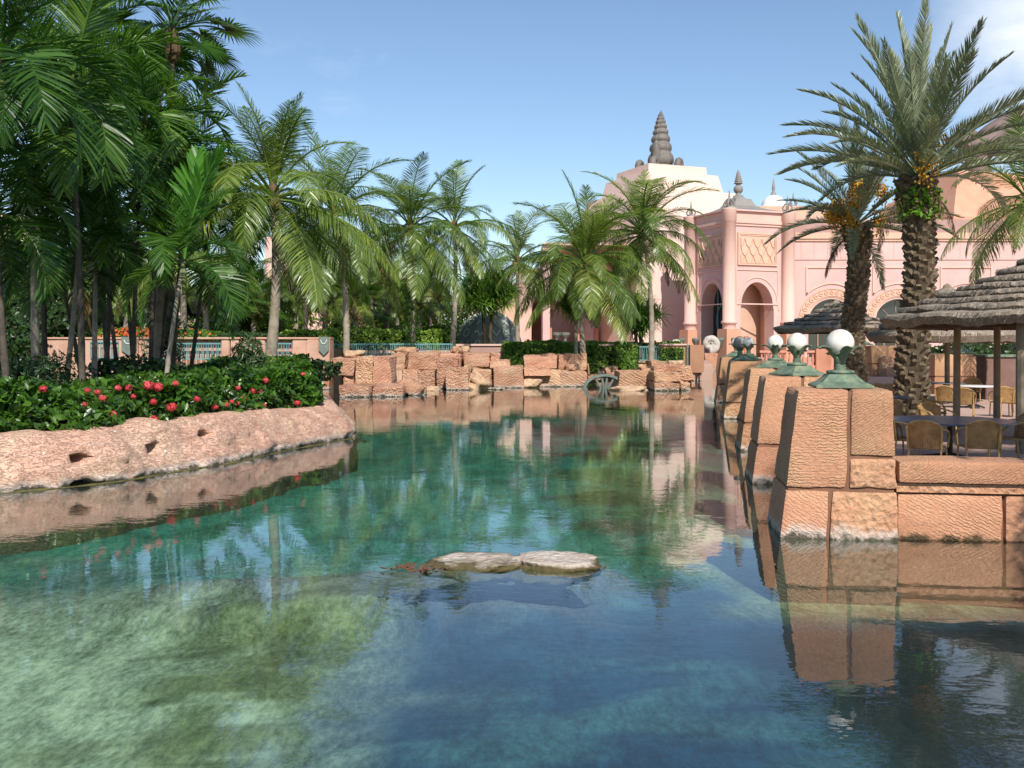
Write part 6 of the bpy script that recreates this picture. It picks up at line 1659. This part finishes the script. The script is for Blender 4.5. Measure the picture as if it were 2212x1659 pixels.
# ------------------------------------------------------------------ hedges, shrubs, flowers
def shell_pts(n, g, f):
    "n points near the surface of a shape: f(u, v, depth) vectorised"
    return f(g.random(n), g.random(n), np.abs(g.normal(0, .5, n)))
def flower(parent, c, r, seed, mat, nm='flower_head', n=46):
    g = np.random.default_rng(seed); d = g.normal(0, 1, (n, 3)); d /= np.linalg.norm(d, axis=1, keepdims=True)
    pts = d * r * np.array([1, 1, .85]) * g.uniform(.75, 1.05, (n, 1))
    me = leaf_cloud(nm, pts, d, r * .55, mat, seed, .8, .3)
    return me
# flowering hedge on the island: follows the rock bank
def hedge_line():
    P = [p for p in shore if p.y < 41.5 and p.y > 12]
    L_ = []
    for i, p in enumerate(P):
        t = (P[min(i + 4, len(P) - 1)] - P[max(i - 4, 0)]).normalized(); L_.append((p, Vector((-t.y, t.x, 0))))
    return L_
HL = hedge_line()
g = np.random.default_rng(12)
hg = thing('flowering_hedge', 'dense glossy green hedge with coral red flower heads above the rock bank', 'hedge', (0, 0, 0))
nH = len(HL); base = np.array([p[:] for p, _ in HL]); inn = np.array([q[:] for _, q in HL])
def hedge_z(i, v):       # top height along the hedge
    return 2.02 + .16 * np.sin(i * .021 + 1) + .10 * np.sin(i * .067) + .08 * np.sin(i * .19 + v * 4)
def hedge_pts(n, seed):
    g = np.random.default_rng(seed)
    i = g.integers(0, nH, n); part = g.random(n)
    front = part < .5
    v = np.where(front, 0, g.random(n)); hgt = np.where(front, g.random(n) ** .8, 1.0)
    dep = np.where(front, 1.12 + .25 * np.sin(i * .11) * (1 - hgt) + .35 * hgt ** 3, 1.25 + v * 3.2)
    z0 = .80; zt_ = hedge_z(i, v) - .10 * v
    lump = .16 * np.sin(i * .31 + hgt * 5) * np.sin(i * .13 + hgt * 9 + 2)
    z = z0 + (zt_ - z0) * hgt + np.where(front, 0, lump * .6)
    d_in = np.abs(g.normal(0, .17, n))
    off = dep - np.where(front, lump, 0) + np.where(front, d_in, 0)
    z = z - np.where(front, 0, d_in)
    p = base[i] + inn[i] * off[:, None]; p[:, 2] = z
    nr = np.where(front[:, None], -inn[i] + np.array([0, 0, .55]), np.array([0, 0, 1.0]))
    return p, nr, i, front
p_, n_, _, _ = hedge_pts(26000, 3)
put('foliage', leaf_cloud('foliage', p_, n_, .235, M['hedge'], 1, .46, .75, .1), None, hg, kind='stuff')
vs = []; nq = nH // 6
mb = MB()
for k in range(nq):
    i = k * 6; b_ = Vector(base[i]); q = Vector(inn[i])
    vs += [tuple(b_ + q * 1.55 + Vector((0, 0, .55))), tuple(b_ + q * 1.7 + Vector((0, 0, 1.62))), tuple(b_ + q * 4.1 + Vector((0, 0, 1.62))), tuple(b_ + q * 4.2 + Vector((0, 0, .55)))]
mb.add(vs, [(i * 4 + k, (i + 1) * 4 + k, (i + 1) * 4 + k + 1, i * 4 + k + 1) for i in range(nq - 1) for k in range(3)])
put('lightstop_core', mb, M['lightstop'], hg)
FL = [(194, 903 - 60), (313, 832), (340, 836), (330, 868), (325, 908), (220, 847), (232, 860), (260, 838), (289, 856), (182, 874), (369, 879), (468, 878), (510, 872), (500, 868), (578, 822), (517, 838), (555, 845), (560, 876), (575, 877), (480, 902), (98, 840), (245, 895), (374, 828), (519, 862), (695, 838), (676, 840), (690, 860), (683, 829), (655, 808), (668, 832), (540, 845), (490, 875), (285, 838), (700, 822), (430, 862), (640, 870)]
r2 = random.Random(3)
for k, (fx, fy) in enumerate(FL):
    # drop the flower head onto the hedge front seen there
    best = None
    for i in range(0, nH, 3):
        p = base[i] + inn[i] * (1.10 if fy > 850 else 1.24)
        if p[1] > 40: continue
        e = abs(p[0] / p[1] * FPX + HX - fx)
        if best is None or e < best[0]: best = (e, p)
    p = best[1]; z = min(2.15, max(.85, Z(fy, p[1])))
    rr = .12 if (fx, fy) in ((340, 836), (325, 908), (369, 879), (313, 832)) else r2.uniform(.06, .095)
    put('flower_head', flower(hg, None, rr, 40 + k, M['red'], n=110), None, hg, (p[0], p[1], z))

def blob(name, label, cat, c, r, n, size, mat, seed, group=None, lobes=5, asp=.5, droop=.2, core=True, jit=.75, kind=None, flowers=None):
    "a shrub: leaves spread over a cluster of lobes, darker twigs inside"
    g = np.random.default_rng(seed); r = np.array(r, float); c = Vector(c)
    t = thing(name, label, cat, c, 0, group)
    P = []; Q = []
    for k in range(lobes):
        o = g.uniform(-.55, .55, 3) * r if lobes > 1 else np.zeros(3)
        f = g.uniform(.5, .72) if lobes > 1 else 1
        d = g.normal(0, 1, (n // lobes, 3)); d /= np.linalg.norm(d, axis=1, keepdims=True)
        rad = (1 - np.abs(g.normal(0, .16, (len(d), 1)))) * (1 + .18 * np.sin(d[:, :1] * 5 + k) * np.sin(d[:, 2:] * 6 + k * 2))
        P.append(o + d * rad * r * f); Q.append(d + np.array([0, 0, .35]))
    P = np.concatenate(P); Q = np.concatenate(Q)
    ok = P[:, 2] > -r[2] * .85; P = P[ok]; Q = Q[ok]
    P[:, 2] += r[2] * .8
    put('foliage', leaf_cloud('foliage', P, Q, size, mat, seed + 1, asp, jit, droop), None, t, kind='stuff')
    if core: put('lightstop_core', MB().ball((0, 0, r[2] * .75), 1, 10, 6), M['lightstop'], t).scale = (r[0] * .62, r[1] * .62, r[2] * .8)
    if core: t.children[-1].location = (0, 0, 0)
    if flowers:
        fm, fn, fs = flowers; ii = g.integers(0, len(P), fn)
        put('blossom', leaf_cloud('blossom', P[ii] + Q[ii] / np.linalg.norm(Q[ii], axis=1, keepdims=True) * size * .5, Q[ii], fs, fm, seed + 2, .9, .3), None, t, kind='stuff')
    return t
def hbox(name, label, x0, x1, y0, y1, z0, z1, n, size, mat, seed, group=None, rough=.12, flowers=None, cat='hedge'):
    g = np.random.default_rng(seed); t = thing(name, label, cat, ((x0 + x1) / 2, (y0 + y1) / 2, z0), 0, group)
    w, d, h = (x1 - x0) / 2, (y1 - y0) / 2, z1 - z0
    a = np.array([2 * w * h, 2 * w * 2 * d, 2 * d * h, 2 * d * h]); pf = g.choice(4, n, p=a / a.sum()); u, v = g.uniform(-1, 1, n), g.random(n)
    P = np.zeros((n, 3)); Q = np.zeros((n, 3))
    m0 = pf == 0; P[m0] = np.stack([u * w, -d + 0 * u, v * h], 1)[m0]; Q[m0] = (0, -1, .45)
    m1 = pf == 1; P[m1] = np.stack([u * w, (v * 2 - 1) * d, h + 0 * u], 1)[m1]; Q[m1] = (0, 0, 1)
    for q, sg in ((2, -1), (3, 1)): m2 = pf == q; P[m2] = np.stack([sg * w + 0 * u, u * d, v * h], 1)[m2]; Q[m2] = (sg, 0, .4)
    s = .5 * np.sin(P[:, 0] * 2.1 + seed) * np.sin(P[:, 2] * 3.3 + P[:, 1] * 1.7) + .5 * np.sin(P[:, 0] * .8 + 2)
    P += Q * (s[:, None] * rough - np.abs(g.normal(0, .09, (n, 1))))
    put('foliage', leaf_cloud('foliage', P, Q, size, mat, seed, .52, .6, .1), None, t, kind='stuff')
    i_ = min(.28, d * .4, h * .3)
    put('lightstop_core', MB().box(-w + i_, -d + i_, 0, w - i_, d - i_, h - i_), M['lightstop'], t)
    if flowers:
        fm, fn, fs = flowers; ii = g.integers(0, n, fn)
        put('blossom', leaf_cloud('blossom', P[ii] + Q[ii] * .08, Q[ii], fs, fm, seed + 9, .9, .3), None, t, kind='stuff')
    return t
# dark planting behind the flowering hedge
for k, (px, Y, w, h, lab) in enumerate(((300, 29, 2.2, .62, 'dark low shrub behind the flowering hedge at the slim trunks'), (440, 30.5, 2.4, .60, 'dark low shrub behind the flowering hedge before the railing'), (590, 33, 2.2, .55, 'dark low shrub at the narrow end of the flower bed'))):
    blob('low_shrub', lab, 'shrub', (X(px, Y), Y, 1.15), (w, 1.0, h), 2600, .22, M['hedged'], 20 + k, 'dark low shrubs behind the hedge')
blob('oleander_bush', 'large narrow-leaved bush at the left edge behind the hedge', 'shrub', (X(62, 25), 25, .75), (1.25, .9, 1.05), 4200, .22, M['oleander'], 31, 'narrow-leaved bushes', 6, .18, -.6)
blob('oleander_bush', 'upright narrow-leaved bush in front of the pink balustrade wall', 'shrub', (X(533, 30.5), 30.5, .9), (.78, .5, 1.12), 1900, .30, M['oleander'], 32, 'narrow-leaved bushes', 5, .16, -.8)
blob('oleander_bush', 'tall feathery bush behind the slim palm trunks', 'shrub', (X(350, 46), 46, .7), (1.1, .9, 2.4), 2600, .42, M['oleander'], 33, 'narrow-leaved bushes', 5, .12, .8)
# on the far bank
zb = 2.35
hbox('clipped_hedge', 'long clipped yellow-green hedge above the teal railing', X(605, 67), X(948, 67), 66.8, 70.5, zb - .1, Z(713, 68.5), 9000, .22, M['hedgel'], 41, 'hedges on the far bank', .26)
hbox('flower_border', 'border of orange-red flowers along the top of the pink wall', X(222, 60), X(352, 60), 59.0, 60.4, zb - .1, Z(713, 60), 2600, .22, M['hedge'], 42, 'hedges on the far bank', .15, (M['orangefl'], 420, .22), 'flower bed')
hbox('flower_border', 'leafy green border with few flowers right of the orange one', X(350, 60), X(480, 60), 59.1, 60.6, zb - .1, Z(716, 60), 2600, .24, M['ivy'], 43, 'hedges on the far bank', .15, (M['orangefl'], 60, .2), 'flower bed')
hbox('flower_border', 'short green border between pier bush and clipped hedge', X(480, 60), X(610, 60), 59.1, 60.6, zb - .1, Z(722, 60), 2000, .24, M['hedged'], 44, 'hedges on the far bank', .15, None, 'flower bed')
hbox('ivy_hedge', 'ivy hedge hanging over the quay wall behind the ruins', X(1085, 70.4), X(1292, 70.4), 70.2, 72.3, .1, Z(742, 70.4), 10000, .24, M['ivy'], 45, 'hedges on the far bank', .30)
hbox('ivy_hedge', 'smaller patch of ivy on the quay wall left of the short railing', X(1330, 70.4), X(1376, 70.4), 70.3, 72.0, .4, Z(746, 70.4), 2600, .24, M['ivy'], 46, 'hedges on the far bank', .3)
hbox('ivy_hedge', 'thin ivy on the quay wall under the tall glazed arch', X(1428, 70.4), X(1478, 70.4), 70.75, 71.0, .9, Z(752, 70.4), 700, .22, M['ivy'], 47, 'hedges on the far bank', .05)
hbox('ivy_hedge', 'trailing ivy between the two ivy patches on the quay wall', X(1290, 70.4), X(1332, 70.4), 70.75, 71.0, .9, Z(748, 70.4), 650, .22, M['ivy'], 48, 'hedges on the far bank', .05)
hbox('plaza_planter', 'low green planting along the plaza above the ivy wall', X(1090, 73), X(1470, 73), 72.6, 74.5, 1.2, Z(739, 73), 5000, .24, M['hedge'], 49, 'hedges on the far bank', .12)
blob('flower_shrub', 'orange-flowered shrub right of the glyph dome', 'shrub', (X(1140, 80), 80, 1.2), (1.2, 1, 1.0), 900, .3, M['hedge'], 50, None, 4, .5, .2, True, .7, None, (M['orangefl'], 160, .3))
SH = [(672, 76, 2.0, 1.5, 'round-leaved shrub before the grey roof'), (760, 78, 2.4, 1.5, 'bushy shrub behind the clipped hedge, middle'), (850, 80, 2.6, 1.6, 'bushy shrub under the vine-covered palm'), (925, 78, 2.0, 1.6, 'light green round-leaved shrub left of the dome'), (960, 84, 2.0, 2.0, 'tall shrub directly left of the dome'), (560, 74, 2.4, 1.8, 'shrub behind the thick curved trunk'), (430, 68, 2.4, 1.5, 'shrub between the grey trunks behind the wall'), (320, 68, 2.6, 1.9, 'shrub behind the orange flower border'), (200, 64, 2.8, 2.2, 'dark shrub behind the trunks at the left'), (90, 60, 3.0, 2.6, 'dark tall shrub at the left behind the island'), (-10, 56, 2.6, 3.0, 'dark tall shrub at the far left')]
for k, (px, Y, w, h, lab) in enumerate(SH):
    blob('bank_shrub', lab, 'shrub', (X(px, Y), Y, zb - .1 if Y > 59 else .8), (w, 1.5, h * .62), 2200, .34, M['hedged' if k > 7 else ('hedge', 'ivy', 'hedge', 'ivy')[k % 4]], 70 + k, 'shrubs on the far bank', 6, .6, .2)
for k, (px, lab) in enumerate(((690, 'haze of tiny pale flowers behind the clipped hedge, left'), (800, 'haze of tiny pale flowers behind the clipped hedge, middle'), (880, 'haze of tiny pale flowers behind the clipped hedge, right'))):
    blob('pale_flower_shrub', lab, 'shrub', (X(px, 71.5), 71.5, zb - .1), (2.4, .9, .62), 1500, .22, M['hedged'], 90 + k, 'pale flowering shrubs', 5, .4, .2, True, .8, None, (M['palefl'], 120, .14))
# tall background trees closing the view behind the palms
for k, (px, Y, w, pyt, lab) in enumerate(((30, 66, 6, 590, 'dark background tree mass at the far left'), (190, 72, 6, 600, 'dark background tree behind the island trunks'), (330, 80, 5, 620, 'background tree behind the orange flower border'), (470, 84, 5, 640, 'background tree behind the yellow-green palm fronds'), (800, 92, 6, 625, 'background tree behind the long hanging fronds'), (905, 94, 5, 640, 'background tree behind the vine-covered palm'), (590, 90, 4, 645, 'background tree left of the grey roof'))):
    h = Z(pyt, Y) - zb
    tr = blob('background_tree', lab, 'tree', (X(px, Y), Y, zb + .3), (w, 3, h * .56), 3600, .5, M[('hedged', 'hedged', 'hedge', 'ivy', 'hedgel', 'ivy', 'hedge')[k]], 110 + k, 'background trees', 7, .45, .3)
    put('trunk', MB().tube([(0, 0, -.6), (.2, 0, h * .3), (0, 0, h * .7)], [.22, .18, .1], 8), M['trunk'], tr)
# dark garden behind the terrace
for k, (px, Y, w, pyt, lab) in enumerate(((2030, 54, 2.6, 742, 'dark shrub behind the shaded pedestal'), (2120, 56, 3.0, 735, 'dark shrub behind the umbrella posts'), (2215, 54, 3.2, 730, 'dark shrub behind the brown cabinet'))):
    blob('garden_shrub', lab, 'shrub', (X(px, Y), Y, GT), (w, 1.6, (Z(pyt, Y) - GT) * .55), 2000, .3, M['hedged'], 130 + k, 'dark shrubs behind the terrace')
print('objects', len(bpy.data.objects), 'meshes', len(bpy.data.meshes))
